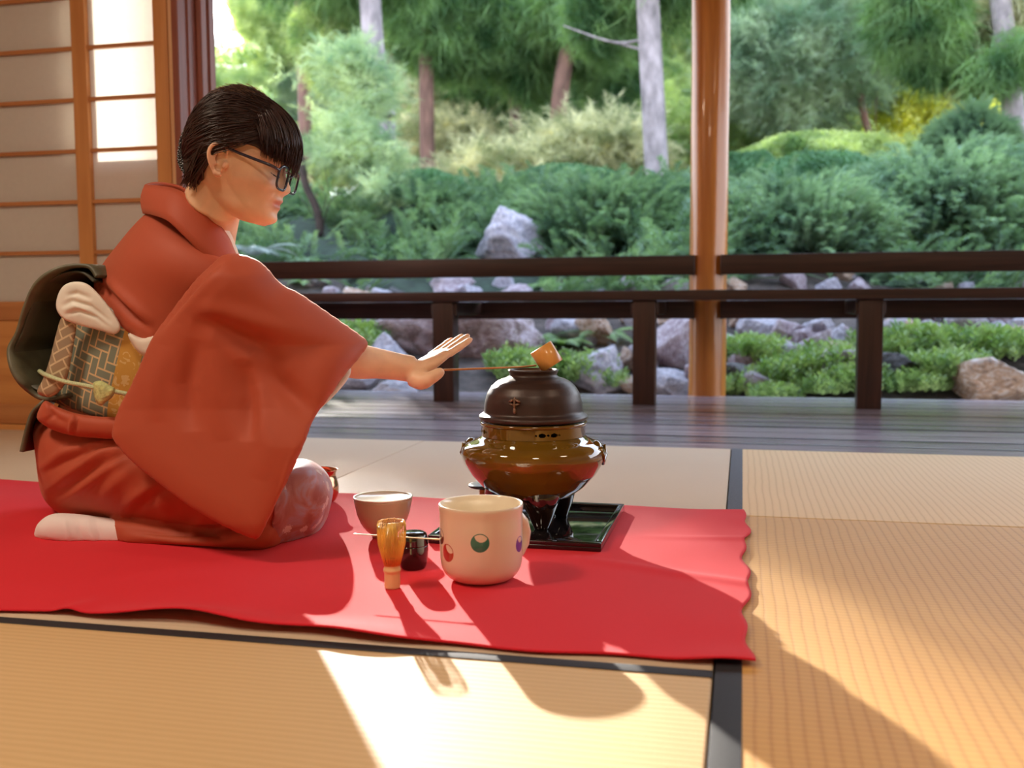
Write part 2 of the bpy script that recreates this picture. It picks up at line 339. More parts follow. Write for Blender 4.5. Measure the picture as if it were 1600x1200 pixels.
def shoji(t, xr, y0, y1, bays, mid_w=.055, bay=.259):
    """right edge xr, bays to the left; kumiko bars every .173 m"""
    zs = [.628+.1735*i for i in range(8)]
    zt = 1.98; x = xr
    MB().box(x-.052, x, y0, y1, .02, zt, bv=.002).build('stile', M_SHOJI, t); x -= .052
    nbay = len(bays); x0 = x-(sum(bays)+mid_w*(nbay-1))
    for k in range(nbay):
        xa = x-bays[k]
        pp = MB().box(xa-.002, x+.002, y1-.008, y1-.006, .40, zt).build('paper', M_PAPER, t, smooth=False)
        for z in zs: MB().box(xa, x, y0+.006, y1-.008, z-.0065, z+.0065).build('lattice_bar', M_SHOJIH, t, smooth=False)
        x = xa
        ww = mid_w if k < nbay-1 else .052
        MB().box(x-ww, x, y0, y1, .02, zt, bv=.002).build('stile', M_SHOJI, t); x -= ww
    MB().box(x0, xr-.052, y0+.003, y1-.003, .392, .458, bv=.002).build('rail', M_SHOJIH, t)
    MB().box(x0, xr-.052, y0+.010, y1-.010, .09, .392).build('lower_panel', M_PANEL, t, smooth=False)
    MB().box(x0, xr-.052, y0+.003, y1-.003, .02, .09, bv=.002).build('rail', M_SHOJIH, t)
    MB().box(x0, xr-.052, y0+.003, y1-.003, zt-.04, zt, bv=.002).build('rail', M_SHOJIH, t)
t = thing('shoji_screen', (-2.3, 3.085, 0), 'sliding paper screen with cedar lattice behind the kneeling woman', 'paper screen')
shoji(t, -1.886, 3.072, 3.100, (.259, .62, .259))
MB().box(-1.886, -1.864, 3.078, 3.094, .02, 1.98, bv=.002).build('edge_strip', woodmat('light_strip', (.70, .42, .22), (.80, .52, .30), .4, 2), t)
t = thing('shoji_screen', (-3.1, 3.118, 0), 'second sliding paper screen standing behind the left bay of the first', 'paper screen')
shoji(t, -2.20, 3.106, 3.134, (.62, .55))
# door post and outer timber door
tag(MB().box(-1.862, -1.838, 3.06, 3.20, 0, 2.0, bv=.003).box(-1.862, -1.832, 3.115, 3.16, 0, 2.0, bv=.002).box(-1.86, -1.812, 3.165, 3.20, 0, 2.0, bv=.003).build('trim_2', M_FRAME), kind='structure')
od = thing('door_1', (-2.3, 3.24, 0), None, None); od['kind'] = 'structure'
MB().box(-3.4, -1.815, 3.225, 3.26, 0, .978).box(-1.945, -1.815, 3.225, 3.26, .978, 2.0).box(-3.4, -2.38, 3.225, 3.26, .978, 2.0).box(-2.38, -1.945, 3.225, 3.26, 1.9, 2.0).build('door_frame', M_FRAME, od, smooth=False)
tag(MB().box(-6.5, -1.70, 3.062, 3.20, -.002, .018, bv=.002).box(-6.5, -3.4, 3.2, 3.26, 0, 2.4).build('trim_3', M_PANEL), kind='structure')
# ------------------------------------------------------------------ veranda bench railing
t = thing('veranda_bench', (-.4, 4.6, 0), 'dark stained timber bench railing running along the veranda edge', 'bench')
for i, x in enumerate((-2.285, -1.330, -.418, .518, 1.45)):
    MB().box(x-.049, x+.049, 4.365, 4.455, -.004, .452, bv=.003).build('leg', M_RAILV, t)
    MB().box(x-.060, x+.060, 4.385, 4.84, .39, .4485, bv=.003).build('bracket', M_RAILV, t)
MB().box(-6.4, 5.9, 4.345, 4.80, .452, .496, bv=.004).build('seat', M_RAIL, t)
for xa, xb in ((-6.4, -.225), (-.105, 5.9)):
    MB().box(xa, xb, 4.842, 4.888, .366, .4515, bv=.003).build('apron', M_RAIL, t)
    MB().box(xa, xb, 4.835, 4.885, .574, .667, bv=.004).build('backrest_rail', M_RAIL, t)
def logshape(V):
    a = np.arctan2(V[:, 1], V[:, 0]); z = V[:, 2]; k = 1+.022*np.sin(3*a+z*1.3)+.012*np.sin(7*a-z*2)+.01*np.sin(z*9+a)
    V = V.copy(); V[:, 0] *= k; V[:, 1] *= k; return V
MB().lathe([(.0885, z) for z in np.linspace(-.25, 2.42, 60)], 48, (-.165, 4.925, 0), f=logshape).build('round_post', M_POST)
tag(bpy.data.objects['round_post'], 'round varnished orange-brown log post standing at the veranda edge', 'post')
# ------------------------------------------------------------------ red cloth
def redbuild(nt, b, tc):
    n = N(nt, 'ShaderNodeTexNoise', Scale=700.0, Detail=2.0); nt.links.new(tc.outputs['Object'], n.inputs['Vector'])
    bp = N(nt, 'ShaderNodeBump', Strength=.35, Distance=.0006); nt.links.new(n.outputs['Fac'], bp.inputs['Height']); nt.links.new(bp.outputs[0], b.inputs['Normal'])
M_RED = mat('red_felt', (.68, .004, .020), .9, sheen=.06, build=redbuild)
nx, ny = 420, 170; X = np.linspace(-2.45, .012, nx); Y = np.linspace(1.205, 2.118, ny)
gx, gy = np.meshgrid(X, Y, indexing='ij')
ed = .0095*np.exp(-((gx+.50)/.10)**2)+.016*np.exp(-((gx+.62)/.085)**2)*0+.018*np.exp(-((gx+.74)/.12)**2)+.006*np.exp(-((gx+.93)/.02)**2)+.007*np.exp(-((gx+.02)/.05)**2)
z = .0045+ed*np.exp(-((gy-1.205)/.05)**2)
z += .0035*np.exp(-((gy-1.60+.35*(gx+.1))/.02)**2)*np.clip((gx+.35)*5, 0, 1)+.003*np.exp(-((gy-1.86-.1*(gx))/.018)**2)*np.clip((gx+.2)*6, 0, 1)
z += .0017*np.sin(gx*9+3*np.sin(gy*5))*np.sin(gy*11+gx*3)*np.clip((abs(gx+.75)-.58)/.1, 0, 1)+.0017
z += .004*np.exp(-((gy-2.118)/.03)**2)*(.5+.5*np.sin(gx*13))
yy = gy+.006*np.sin(gx*7+1)*np.clip(1-(gy-1.205)/.2, 0, 1)+.004*np.sin(gx*31)*np.clip(1-(gy-1.205)/.1, 0, 1)
xx = gx+.005*np.sin(gy*17)*np.clip((gx+.15)/.15, 0, 1)+.004*np.sin(gy*43)*np.clip((gx+.05)/.05, 0, 1)
top = np.stack([xx, yy, z], -1).reshape(-1, 3); bot = top.copy(); bot[:, 2] -= .0022; bot[:, 2] = np.maximum(bot[:, 2], .0012)
idx = np.arange(nx*ny).reshape(nx, ny)
q = np.stack([idx[:-1, :-1], idx[1:, :-1], idx[1:, 1:], idx[:-1, 1:]], -1).reshape(-1, 4)
rim = [idx[:, 0], idx[-1, :], idx[::-1, -1], idx[0, ::-1]]; rq = []
for r_ in rim: rq.append(np.stack([r_[1:], r_[:-1], r_[:-1]+nx*ny, r_[1:]+nx*ny], -1))
o = mesh('red_cloth', np.r_[top, bot], np.concatenate([q, q[:, ::-1]+nx*ny]+rq), M_RED)
tag(o, 'bright red felt cloth spread over the tatami under the tea utensils', 'floor cloth')
CZ = .0062    # top of the cloth
# ------------------------------------------------------------------ lacquer board, brazier, kettle
M_LACQ = mat('black_lacquer', (.006, .005, .006), .06, coat=.6)
KX, KY = -.393, 1.885
o = MB().box(-.553, -.236, 1.708, 2.062, CZ, CZ+.010, bv=.003).build('board', M_LACQ); 
fr = MB()
for a in ((-.553, -.236, 1.708, 1.722), (-.553, -.236, 2.048, 2.062), (-.553, -.541, 1.722, 2.048), (-.248, -.236, 1.722, 2.048)): fr.box(*a, CZ+.008, CZ+.016, bv=.002)
o.name = 'lacquer_board'; fr.build('raised_rim', M_LACQ, o)
tag(o, 'square black lacquer board on the red cloth under the brazier', 'board')
BZ = CZ+.0105
M_GLAZE = mat('brown_glaze', (.15, .078, .008), .045, noise=(6, .3), coat=.8, coatr=.02)
M_GLAZED = mat('dark_glaze', (.012, .005, .004), .05, coat=.8)
M_HOLE = mat('shade_black', (.004, .003, .003), .9)  # black that stands for the shade inside the brazier
t = thing('brazier', (KX, KY, BZ), 'glossy brown ceramic brazier on three feet holding the iron kettle', 'brazier')
outer = [(.0, .060), (.04, .061), (.075, .070), (.100, .088), (.122, .112), (.138, .138), (.1415, .152), (.138, .164), (.128, .173), (.112, .179), (.104, .183), (.1015, .188), (.101, .206), (.1035, .210), (.1035, .2135), (.099, .2145)]
inner = [(.094, .213), (.093, .19), (.10, .175), (.12, .16), (.13, .145), (.11, .11), (.06, .075), (0, .07)]
def smoothprof(pr, n):
    pr = np.array(pr); L = np.r_[0, np.cumsum(np.linalg.norm(np.diff(pr, axis=0), axis=1))]; s = np.linspace(0, L[-1], n)
    for _ in range(1):
        o = np.stack([np.interp(s, L, pr[:, 0]), np.interp(s, L, pr[:, 1])], -1)
    for _ in range(3): o[1:-1] = (o[:-2]+2*o[1:-1]+o[2:])/4
    return [tuple(q) for q in o]
low = [q for q in outer if q[1] < .1875]+[(.1012, .1885), (.097, .1885)]
MB().lathe(smoothprof(low, 80)+[(.10, .175), (.12, .16), (.13, .145), (.11, .11), (.06, .078), (0, .078)], 96, (KX, KY, 0)).build('brazier_body', M_GLAZE, t)
MB().lathe([(.0985, .2075), (.1018, .2075), (.1035, .2095), (.1037, .2125), (.1025, .2145), (.097, .2145), (.0965, .2075)], 96, (KX, KY, 0)).build('brazier_lip', M_GLAZE, t)
# pierced neck: the openings are left out of a fine grid, which is then given its wall thickness
na_, nz_ = 460, 20; za = np.linspace(.1875, .2080, nz_+1); V = [(KX+.1012*math.cos(2*math.pi*k/na_), KY+.1012*math.sin(2*math.pi*k/na_), z) for z in za for k in range(na_)]; F = []
HL = []
for k in range(4):
    for off, ra, rz_ in ((-.245, .0022, .0018), (-.135, .0070, .0040), (-.02, .0026, .0022), (.095, .0070, .0040), (.205, .0022, .0018)): HL.append((-math.pi/2+.50+k*math.pi/2+off, ra, rz_))
for j in range(nz_):
    for k in range(na_):
        a = 2*math.pi*(k+.5)/na_; z = (za[j]+za[j+1])/2
        if any((((a-h0+math.pi) % (2*math.pi)-math.pi)*.1012/ra)**2+((z-.1975)/rz_)**2 < 1 for h0, ra, rz_ in HL): continue
        F.append([j*na_+k, j*na_+(k+1) % na_, (j+1)*na_+(k+1) % na_, (j+1)*na_+k])
nk = mesh('pierced_neck', V, F, M_GLAZE, t); so_ = nk.modifiers.new('s', 'SOLIDIFY'); so_.thickness = .004; so_.offset = -1; applymods(nk); smooth_by_angle(nk, 60)
MB().lathe([(0, .074), (.09, .10), (.118, .145), (.09, .19), (.0895, .209)], 48, (KX, KY, 0)).build('inner_shade_lining', M_HOLE, t)  # black lining paints the inner shade seen through the neck openings
for a, lo in ((-1.17, 1.0), (.924, 1), (3.02, 1)):
    L = MB(); ca, sa = math.cos(a), math.sin(a)
    pts = [(KX+ca*r_, KY+sa*r_, z) for r_, z in ((.052, .100), (.062, .082), (.068, .062), (.071, .042), (.072, .025), (.073, BZ+.004), (.073, BZ))]
    L.tube(pts, [.036, .040, .033, .024, .0165, .0140, .0130], 24, up=(ca, sa, 0))
    L.build('foot', M_GLAZED, t)
for a in (math.pi*.02-.10, math.pi+.05):    # small lion-mask lugs on the shoulder
    c = np.array((KX+.1235*math.cos(a), KY+.1235*math.sin(a), .158)); Rz = rotm((0, 0, 1), a)
    e = MB().ell(c, (.014, .022, .022), Rz, 20, 12)
    e.tube([c+Rz@np.array((.012, -.014, .012)), c+Rz@np.array((.016, -.016, -.006)), c+Rz@np.array((.013, 0, -.022)), c+Rz@np.array((.016, .016, -.006)), c+Rz@np.array((.012, .014, .012))], .004, 10)
    e.build('lug', M_GLAZE, t)
t = thing('iron_kettle', (KX, KY, .215), 'dark brown cast iron kettle sitting in the neck of the brazier', 'kettle')
M_IRON = mat('brown_cast_iron', (.040, .022, .019), .42, noise=(40, .2), bump=(260, .25, .0008), metal=.25, coat=.15, coatr=.3)
kp = [(.085, .2155), (.100, .2160), (.1055, .2195), (.1060, .2240), (.1030, .2275), (.0975, .2300), (.0955, .2330), (.0950, .2420), (.0935, .2540), (.0895, .2680), (.0820, .2810), (.0715, .2905), (.0610, .2960), (.0520, .2985), (.0480, .3000), (.0455, .3030), (.0460, .3070), (.0485, .3105), (.0500, .3125), (.0485, .3145), (.0440, .3140)]
ki = [(.042, .306), (.046, .296), (.07, .285), (.088, .25), (.088, .225), (.05, .218), (0, .217)]
MB().lathe(smoothprof(kp, 90)+ki, 96, (KX, KY, 0)).build('kettle_body', M_IRON, t)
MB().lathe([(0, .296), (.043, .296)], 40, (KX, KY, 0)).build('hot_water', mat('water', (.02, .02, .02), .03), t)
# cast lug in the shape of a winged insect
a = -math.pi/2-.16; c = np.array((KX+.0955*math.cos(a), KY+.0955*math.sin(a), .256)); Rz = rotm((0, 0, 1), a)
e = MB(); 
for k, (yy, zz, ry, rz_, tl) in enumerate(((0, .0, .0028, .013, 0), (-.006, .006, .0065, .0028, .5), (.006, .006, .0065, .0028, -.5), (-.005, -.001, .0055, .0022, -.2), (.005, -.001, .0055, .0022, .2), (0, -.013, .0036, .006, 0))):
    e.ell(c+Rz@np.array((.001, yy, zz)), (.0045, ry, rz_), Rz@rotm((1, 0, 0), tl), 16, 10)
e.build('cast_lug', mat('lit_iron_lug', (.22, .15, .11), .35, metal=.7), t)  # golden light on the lug put into a brighter metal colour
# ------------------------------------------------------------------ bamboo ladle lying across the kettle mouth
M_BAM = woodmat('bamboo', (.62, .27, .055), (.78, .40, .11), .32, 2, .5, coat=.3)
M_BAMH = woodmat('bamboo_handle', (.46, .19, .045), (.60, .28, .08), .35, 0, .8)
M_BAML = mat('pale_bamboo', (.72, .52, .25), .4, noise=(30, .12, (1, 1, .2)), coat=.2)
dl = 1.925
pt = lambda u, v, d=dl: P(u, v, d)
t = thing('bamboo_ladle', tuple(P(855, 575, dl)), 'bamboo water ladle with its cup resting on the kettle mouth', 'ladle')
A = P(863.5, 572, dl); B = P(845, 543, dl); ax = (B-A); hh = np.linalg.norm(ax); ax /= hh
q = Vector(ax).to_track_quat('Z', 'Y').to_matrix(); r_ = .0235
MB().lathe([(0, 0), (r_-.001, 0), (r_, .001), (r_, hh), (r_-.001, hh+.0006), (r_-.0035, hh+.0006), (r_-.004, hh-.001), (r_-.004, .004), (0, .004)], 48, A, R=q).build('cup', M_BAM, t)
hp = np.array([P(600, 586, 1.90), P(650, 582, 1.905), P(693, 578, 1.91), P(760, 575.5, 1.918), P(815, 573.5, 1.924), P(838, 571, 1.925)])
MB().tube(hp, [.0032, .0032, .0031, .0028, .0026, .0025], 12, flat=.7).build('handle', M_BAMH, t)
# ------------------------------------------------------------------ tea bowl
def lathething(name, prof, x, y, m, label, cat, n=72, f=None):
    o = MB().lathe(prof, n, (x, y, 0), f=f).build(name, m); 
    return tag(o, label, cat)
def localize(o, x, y, z):
    me = o.data; me.transform(Matrix.Translation((-x, -y, -z))); o.location = (x, y, z); return o
def dots(spec, base, rough=.3, extra=None):
    """spec: list of (centre local xyz, radius, colour, crescent offset or None); marks painted on glaze"""
    def bd(nt, b, tc):
        cur = base
        n = N(nt, 'ShaderNodeTexNoise', Scale=9.0, Detail=4.0); nt.links.new(tc.outputs['Object'], n.inputs['Vector'])
        cur = mixc(nt, n.outputs['Fac'], tuple(x*.93 for x in base), base)
        for c, r, col, off in spec:
            def inside(cc, rr):
                d = N(nt, 'ShaderNodeVectorMath', operation='DISTANCE'); nt.links.new(tc.outputs['Object'], d.inputs[0]); d.inputs[1].default_value = cc
                return math_(nt, 'LESS_THAN', d.outputs['Value'], rr)
            full = inside(c, r); inn = inside(c, r*.90)
            if off:
                cut = inside(tuple(np.array(c)+np.array(off)), r*.72); fill = math_(nt, 'MULTIPLY', full, math_(nt, 'SUBTRACT', 1.0, math_(nt, 'MULTIPLY', cut, inn)))
            else: fill = full
            cur = mixc(nt, fill, cur, col)
        nt.links.new(cur, b.inputs['Base Color'])
    return bd
bx_, by_ = -.652, 1.745
prof = [(0, CZ+.004), (.019, CZ+.004), (.0205, CZ), (.0225, CZ), (.0228, CZ+.006), (.030, CZ+.010), (.041, CZ+.024), (.049, CZ+.044), (.0535, CZ+.066), (.0550, CZ+.0735), (.0540, CZ+.0755), (.0520, CZ+.0745), (.050, CZ+.064), (.045, CZ+.044), (.036, CZ+.025), (.02, CZ+.013), (0, CZ+.011)]
def onside(cx, cy, r, u, v, Y0):     # local point of a round vessel seen at a pixel
    k = _f+_r*(u-800)/CF-_u*(v-600)/CF; o2 = np.array([0-cx, 0-cy]); a = k[0]**2+k[1]**2; b_ = 2*(o2@k[:2]); c = o2@o2-r*r
    s = (-b_-math.sqrt(max(0, b_*b_-4*a*c)))/(2*a); q = _C+k*s; return (q[0]-cx, q[1]-cy, q[2]-Y0)
M_BOWL = mat('bowl_glaze', (.5, .4, .3), .35, coat=.4, build=dots([(onside(bx_, by_, .052, 552, 812, CZ), .0062, (.03, .025, .02), None)], (.52, .40, .27)))
o = lathething('tea_bowl', smoothprof(prof, 90), bx_, by_, M_BOWL, 'beige ceramic tea bowl with a dark spot, standing empty behind the whisk', 'bowl'); localize(o, bx_, by_, CZ)
o2 = MB().lathe([(.0545, CZ+.0740), (.0555, CZ+.0750), (.0547, CZ+.0768), (.0525, CZ+.0765), (.0517, CZ+.0748), (.0530, CZ+.0738)], 72, (bx_, by_, 0)).build('glazed_rim', mat('white_rim', (.85, .80, .70), .25, coat=.5), o)
# ------------------------------------------------------------------ cold water mug
mxx, mxy = -.398, 1.502
mp = [(0, CZ+.002), (.034, CZ), (.046, CZ+.002), (.056, CZ+.009), (.0625, CZ+.020), (.0650, CZ+.036), (.0655, CZ+.07), (.0652, CZ+.104), (.0660, CZ+.114), (.0672, CZ+.121), (.0665, CZ+.1245), (.0645, CZ+.1245), (.0625, CZ+.121), (.061, CZ+.11), (.061, CZ+.03), (.05, CZ+.012), (0, CZ+.009)]
cr = lambda u, v: onside(mxx, mxy, .0655, u, v, CZ)
MUGC = (.80, .69, .53)
M_MUG = mat('cream_glaze', MUGC, .28, coat=.6, build=dots([
    (cr(750, 849), .0145, (.004, .16, .11), (.002, 0, .0115)), (cr(699, 864), .0140, (.42, .035, .02), (.006, -.003, .0105)),
    (cr(689, 838), .0125, (.12, .03, .02), (.004, -.005, .010)), (cr(812, 850), .0125, (.09, .04, .36), (.002, .002, .0110))], MUGC))
o = lathething('handled_pot', smoothprof(mp, 110), mxx, mxy, M_MUG, 'large cream coloured mug with a green, a red and a purple dot', 'mug', 96); localize(o, mxx, mxy, CZ)
R_ = lambda a, r, z: (mxx+r*math.cos(a), mxy+r*math.sin(a), CZ+z)
a = .80
MB().tube([R_(a, .060, .094), R_(a, .070, .092), R_(a, .080, .082), R_(a, .085, .065), R_(a, .082, .047), R_(a, .072, .034), R_(a, .060, .028)], [.010, .0095, .0085, .008, .008, .009, .0105], 20, flat=1.0, up=(-math.sin(a), math.cos(a), 0)).build('handle', mat('cream_handle', MUGC, .28, coat=.6), o)
# ------------------------------------------------------------------ tea caddy
jx, jy = -.524, 1.540
o = lathething('tea_caddy', smoothprof([(0, CZ), (.0185, CZ), (.0205, CZ+.002), (.0235, CZ+.014), (.0248, CZ+.030), (.0245, CZ+.0395)], 40), jx, jy, M_LACQ, 'small rounded black lacquer tea caddy beside the cream mug', 'tea caddy'); localize(o, jx, jy, CZ)
MB().lathe(smoothprof([(.0247, CZ+.0400), (.0242, CZ+.052), (.0225, CZ+.0580), (.018, CZ+.0612), (.010, CZ+.0625), (0, CZ+.0630)], 40), 64, (jx, jy, 0)).build('lid', M_LACQ, o)
# ------------------------------------------------------------------ whisk
wx, wy = -.519, 1.424
o = thing('tea_whisk', (wx, wy, CZ), 'upright bamboo tea whisk with fine golden tines and black thread', 'whisk')
MB().lathe(smoothprof([(0, CZ), (.0112, CZ), (.0122, CZ+.001), (.0120, CZ+.024), (.0135, CZ+.027), (.0138, CZ+.0295), (.0118, CZ+.032), (.0118, CZ+.041), (0, CZ+.041)], 60), 40, (wx, wy, 0)).build('handle', M_BAML, o)
tn = MB()
for ring, n_, rb, rt, rb2, hb in ((0, 56, .0116, .0215, .0205, .066), (1, 34, .0080, .0085, .0100, .060)):
    for k in range(n_):
        a = 2*math.pi*k/n_+ring*.05; j = random.uniform(-.0006, .0006); ca, sa = math.cos(a), math.sin(a)
        L = [(rb, .036), ((rb+rb2)/2, .052), (rb2*1.0, .070), (rt, .088), (rt*1.01, .098), (rt*.90, .1045+j), (rt*.78, .1035+j)] if ring == 0 else [(rb, .036), (rb2, .06), (rt, .085), (rt*.6, .1+j)]
        tn.tube([(wx+ca*(r_+j), wy+sa*(r_+j), CZ+z) for r_, z in L], [.00075, .00072, .0007, .0006, .0005, .0004, .0003][:len(L)], 5)
tn.build('tines', mat('golden_bamboo', (.80, .48, .10), .4, noise=(40, .15), sss=0), o)
bd_ = MB()
for z in (.0405, .0425, .0445): bd_.lathe([(.0120, CZ+z-.0009), (.0131, CZ+z), (.0120, CZ+z+.0009)], 40, (wx, wy, 0))
bd_.build('binding_thread', mat('black_thread', (.03, .015, .012), .8), o)
# ------------------------------------------------------------------ tea scoop: rests on caddy and whisk
o = MB(); s0 = np.array(P(553, 834, 1.60)); s1 = np.array(P(692, 843, 1.60))
s0 = onZ(553, 834, .0705); s1 = onZ(690, 843, .0700)
pts = [s0+(s1-s0)*k for k in np.linspace(0, 1, 24)]
o.tube(pts, [.0022]*20+[.0028, .0036, .0038, .0028], 10, flat=.35)
tag(o.build('tea_scoop', M_BAML), 'slender pale bamboo tea scoop laid across the top of the black caddy', 'scoop')
# ------------------------------------------------------------------ copper waste bowl
cx_, cy_ = -.905, 2.02
M_COP = mat('polished_copper', (.62, .26, .14), .14, metal=1, noise=(10, .12), bump=(90, .15, .001))
o = lathething('waste_water_bowl', smoothprof([(0, CZ), (.030, CZ), (.038, CZ+.006), (.0445, CZ+.022), (.0450, CZ+.036), (.041, CZ+.052), (.0375, CZ+.062), (.0400, CZ+.070), (.0440, CZ+.0745), (.0432, CZ+.0755), (.038, CZ+.069), (.0355, CZ+.060), (.042, CZ+.035), (.035, CZ+.01), (0, CZ+.005)], 100), cx_, cy_, M_COP, "copper waste water bowl standing just beyond the woman's knees", 'bowl'); localize(o, cx_, cy_, CZ)
# ------------------------------------------------------------------ lid rest with kettle lid
lx, ly = -.522, 2.035
o = MB().lathe([(0, 0.004), (.016, .004), (.020, .004), (.020, .052), (.016, .052), (.015, .02), (0, .02)], 40, (lx, ly, 0)).build('lid_rest', mat('orange_bamboo', (.72, .24, .07), .4, noise=(20, .1))); localize(o, lx, ly, CZ)
tag(o, 'orange bamboo lid rest standing behind the brazier', 'lid rest')
o = MB().lathe(smoothprof([(0, .0525), (.040, .0525), (.0445, .0545), (.0445, .057), (.040, .0595), (.02, .063), (.008, .064), (.007, .066), (.009, .073), (.006, .077), (0, .078)], 50), 56, (lx, ly, 0)).build('kettle_lid', mat('black_bronze', (.03, .028, .03), .28, metal=.7)); localize(o, lx, ly, .0525)
tag(o, 'dark round kettle lid laid on the bamboo lid rest', 'lid')
# ------------------------------------------------------------------ kneeling woman
def DY(u, v, Y): return float((onY(u, v, Y)-_C)@_f)
def catmull(pts, n, closed=False):
    p = np.asarray(pts, float); m = len(p); out = []
    rng = m if closed else m-1
    for i in range(rng):
        if closed: a, b, c, d = p[(i-1) % m], p[i], p[(i+1) % m], p[(i+2) % m]
        else: a, b, c, d = p[max(i-1, 0)], p[i], p[i+1], p[min(i+2, m-1)]
        for k in range(n):
            t = k/n; out.append(.5*((2*b)+(c-a)*t+(2*a-5*b+4*c-d)*t*t+(-a+3*b-3*c+d)*t**3))
    if not closed: out.append(p[-1])
    return np.array(out)
def vloft(mb, secs, n=56, sub=6, ex=2.0):
    """rings given by two outline points on the photo, the real depth Y of the middle and the half depth"""
    S = catmull([(a[0], a[1], b[0], b[1], Y, h) for a, b, Y, h in secs], sub); V = []
    for s in S:
        c = (s[0:2]+s[2:4])/2; hx = (s[0:2]-s[2:4])/2; d0 = DY(c[0], c[1], s[4])
        for k in range(n):
            t = 2*math.pi*k/n; ct, st = math.cos(t), math.sin(t)
            ct = math.copysign(abs(ct)**(2/ex), ct); st = math.copysign(abs(st)**(2/ex), st)
            V.append(P(c[0]+hx[0]*ct, c[1]+hx[1]*ct, d0-st*s[5]))
    m = len(S); F = [[i*n+k, i*n+(k+1) % n, (i+1)*n+(k+1) % n, (i+1)*n+k] for i in range(m-1) for k in range(n)]
    F += [list(range(n))[::-1], [(m-1)*n+k for k in range(n)]]
    return mb.add(V, F)
from mathutils.geometry import delaunay_2d_cdt
def inflate(name, poly, Yf, T, m, parent, Tb=None, wd=40, step=5, smooth=6, it=0):
    """a cloth bag: outline on the photo, lying at depth Yf(u, v), swelling T metres towards the front and Tb to the back"""
    Tb = T if Tb is None else Tb
    B = catmull(poly, smooth, True) if smooth else np.asarray(poly, float)
    L = np.r_[0, np.cumsum(np.linalg.norm(np.diff(np.r_[B, B[:1]], axis=0), axis=1))]; nb = max(12, int(L[-1]/step)); s = np.linspace(0, L[-1], nb, endpoint=False)
    Bc = np.r_[B, B[:1]]; B = np.stack([np.interp(s, L, Bc[:, 0]), np.interp(s, L, Bc[:, 1])], -1)
    gx, gy = np.meshgrid(np.arange(B[:, 0].min(), B[:, 0].max(), step), np.arange(B[:, 1].min(), B[:, 1].max(), step*.87))
    gx = gx+(np.arange(gx.shape[0]) % 2)[:, None]*step/2; G = np.stack([gx.ravel(), gy.ravel()], -1)
    x, y = G[:, 0], G[:, 1]; ins = np.zeros(len(G), bool)
    for i in range(nb):
        a, b = B[i], B[(i+1) % nb]; c = ((a[1] > y) != (b[1] > y)); ins ^= c & (x < (b[0]-a[0])*(y-a[1])/(b[1]-a[1]+1e-12)+a[0])
    G = G[ins]; dd, _ = polydist(G, np.r_[B, B[:1]]); G = G[dd > step*.55]
    pts = [Vector(q) for q in B]+[Vector(q) for q in G]
    vs, es, fs, *_r2 = delaunay_2d_cdt(pts, [(i, (i+1) % nb) for i in range(nb)], [], 1, 1e-4)
    Q = np.array([tuple(v) for v in vs]); dd, _ = polydist(Q, np.r_[B, B[:1]]); on = dd < 1e-3
    k = np.sqrt(np.clip(1-(1-np.clip(dd/wd, 0, 1))**2, 0, 1)); d0 = np.array([DY(u, v, Yf(u, v)) for u, v in Q])
    t1 = np.array([T(u, v) for u, v in Q]) if callable(T) else T; t2 = np.array([Tb(u, v) for u, v in Q]) if callable(Tb) else Tb
    Fr = np.array([P(u, v, d) for (u, v), d in zip(Q, d0-k*t1)]); Bk = np.array([P(u, v, d) for (u, v), d in zip(Q, d0+k*t2)])
    bid = np.arange(len(Q)); nB = len(Q)+np.cumsum(~on)-1; bid = np.where(on, bid, nB)
    F = [list(f)[::-1] for f in fs]+[[int(bid[i]) for i in f] for f in fs]
    o = mesh(name, np.r_[Fr, Bk[~on]], F, m, parent)
    if it:
        s = o.modifiers.new('s', 'SMOOTH'); s.iterations = it; s.factor = .5; applymods(o)
    return o
WC = onY(300, 700, 1.76)
WOM = thing('person', (float(WC[0]), float(WC[1]), 0), 'kneeling woman in a rust red kimono and glasses, one open hand over the ladle', 'person')
# ---- cloth materials
def clothbuild(scale=1500, st=.25, d=.0004):
    def bd(nt, b, tc):
        n = N(nt, 'ShaderNodeTexNoise', Scale=scale, Detail=2.0); nt.links.new(tc.outputs['Object'], n.inputs['Vector'])
        n2 = N(nt, 'ShaderNodeTexNoise', Scale=16.0, Detail=3.0); nt.links.new(tc.outputs['Object'], n2.inputs['Vector'])
        h = math_(nt, 'MULTIPLY_ADD', n2.outputs['Fac'], 2.0, n.outputs['Fac'])
        bp = N(nt, 'ShaderNodeBump', Strength=st, Distance=d); nt.links.new(h, bp.inputs['Height']); nt.links.new(bp.outputs[0], b.inputs['Normal'])
    return bd
RUST = (.43, .070, .028)
M_KIM = mat('rust_silk', RUST, .66, sheen=.15, build=clothbuild())
M_KIM.node_tree.nodes['Principled BSDF'].inputs['Sheen Tint'].default_value = (1, .6, .4, 1)
M_WHITE = mat('white_undercloth', (.78, .70, .62), .7, build=clothbuild())
M_TABI = mat('white_tabi_cotton', (.85, .78, .78), .8, build=clothbuild(900, .3))
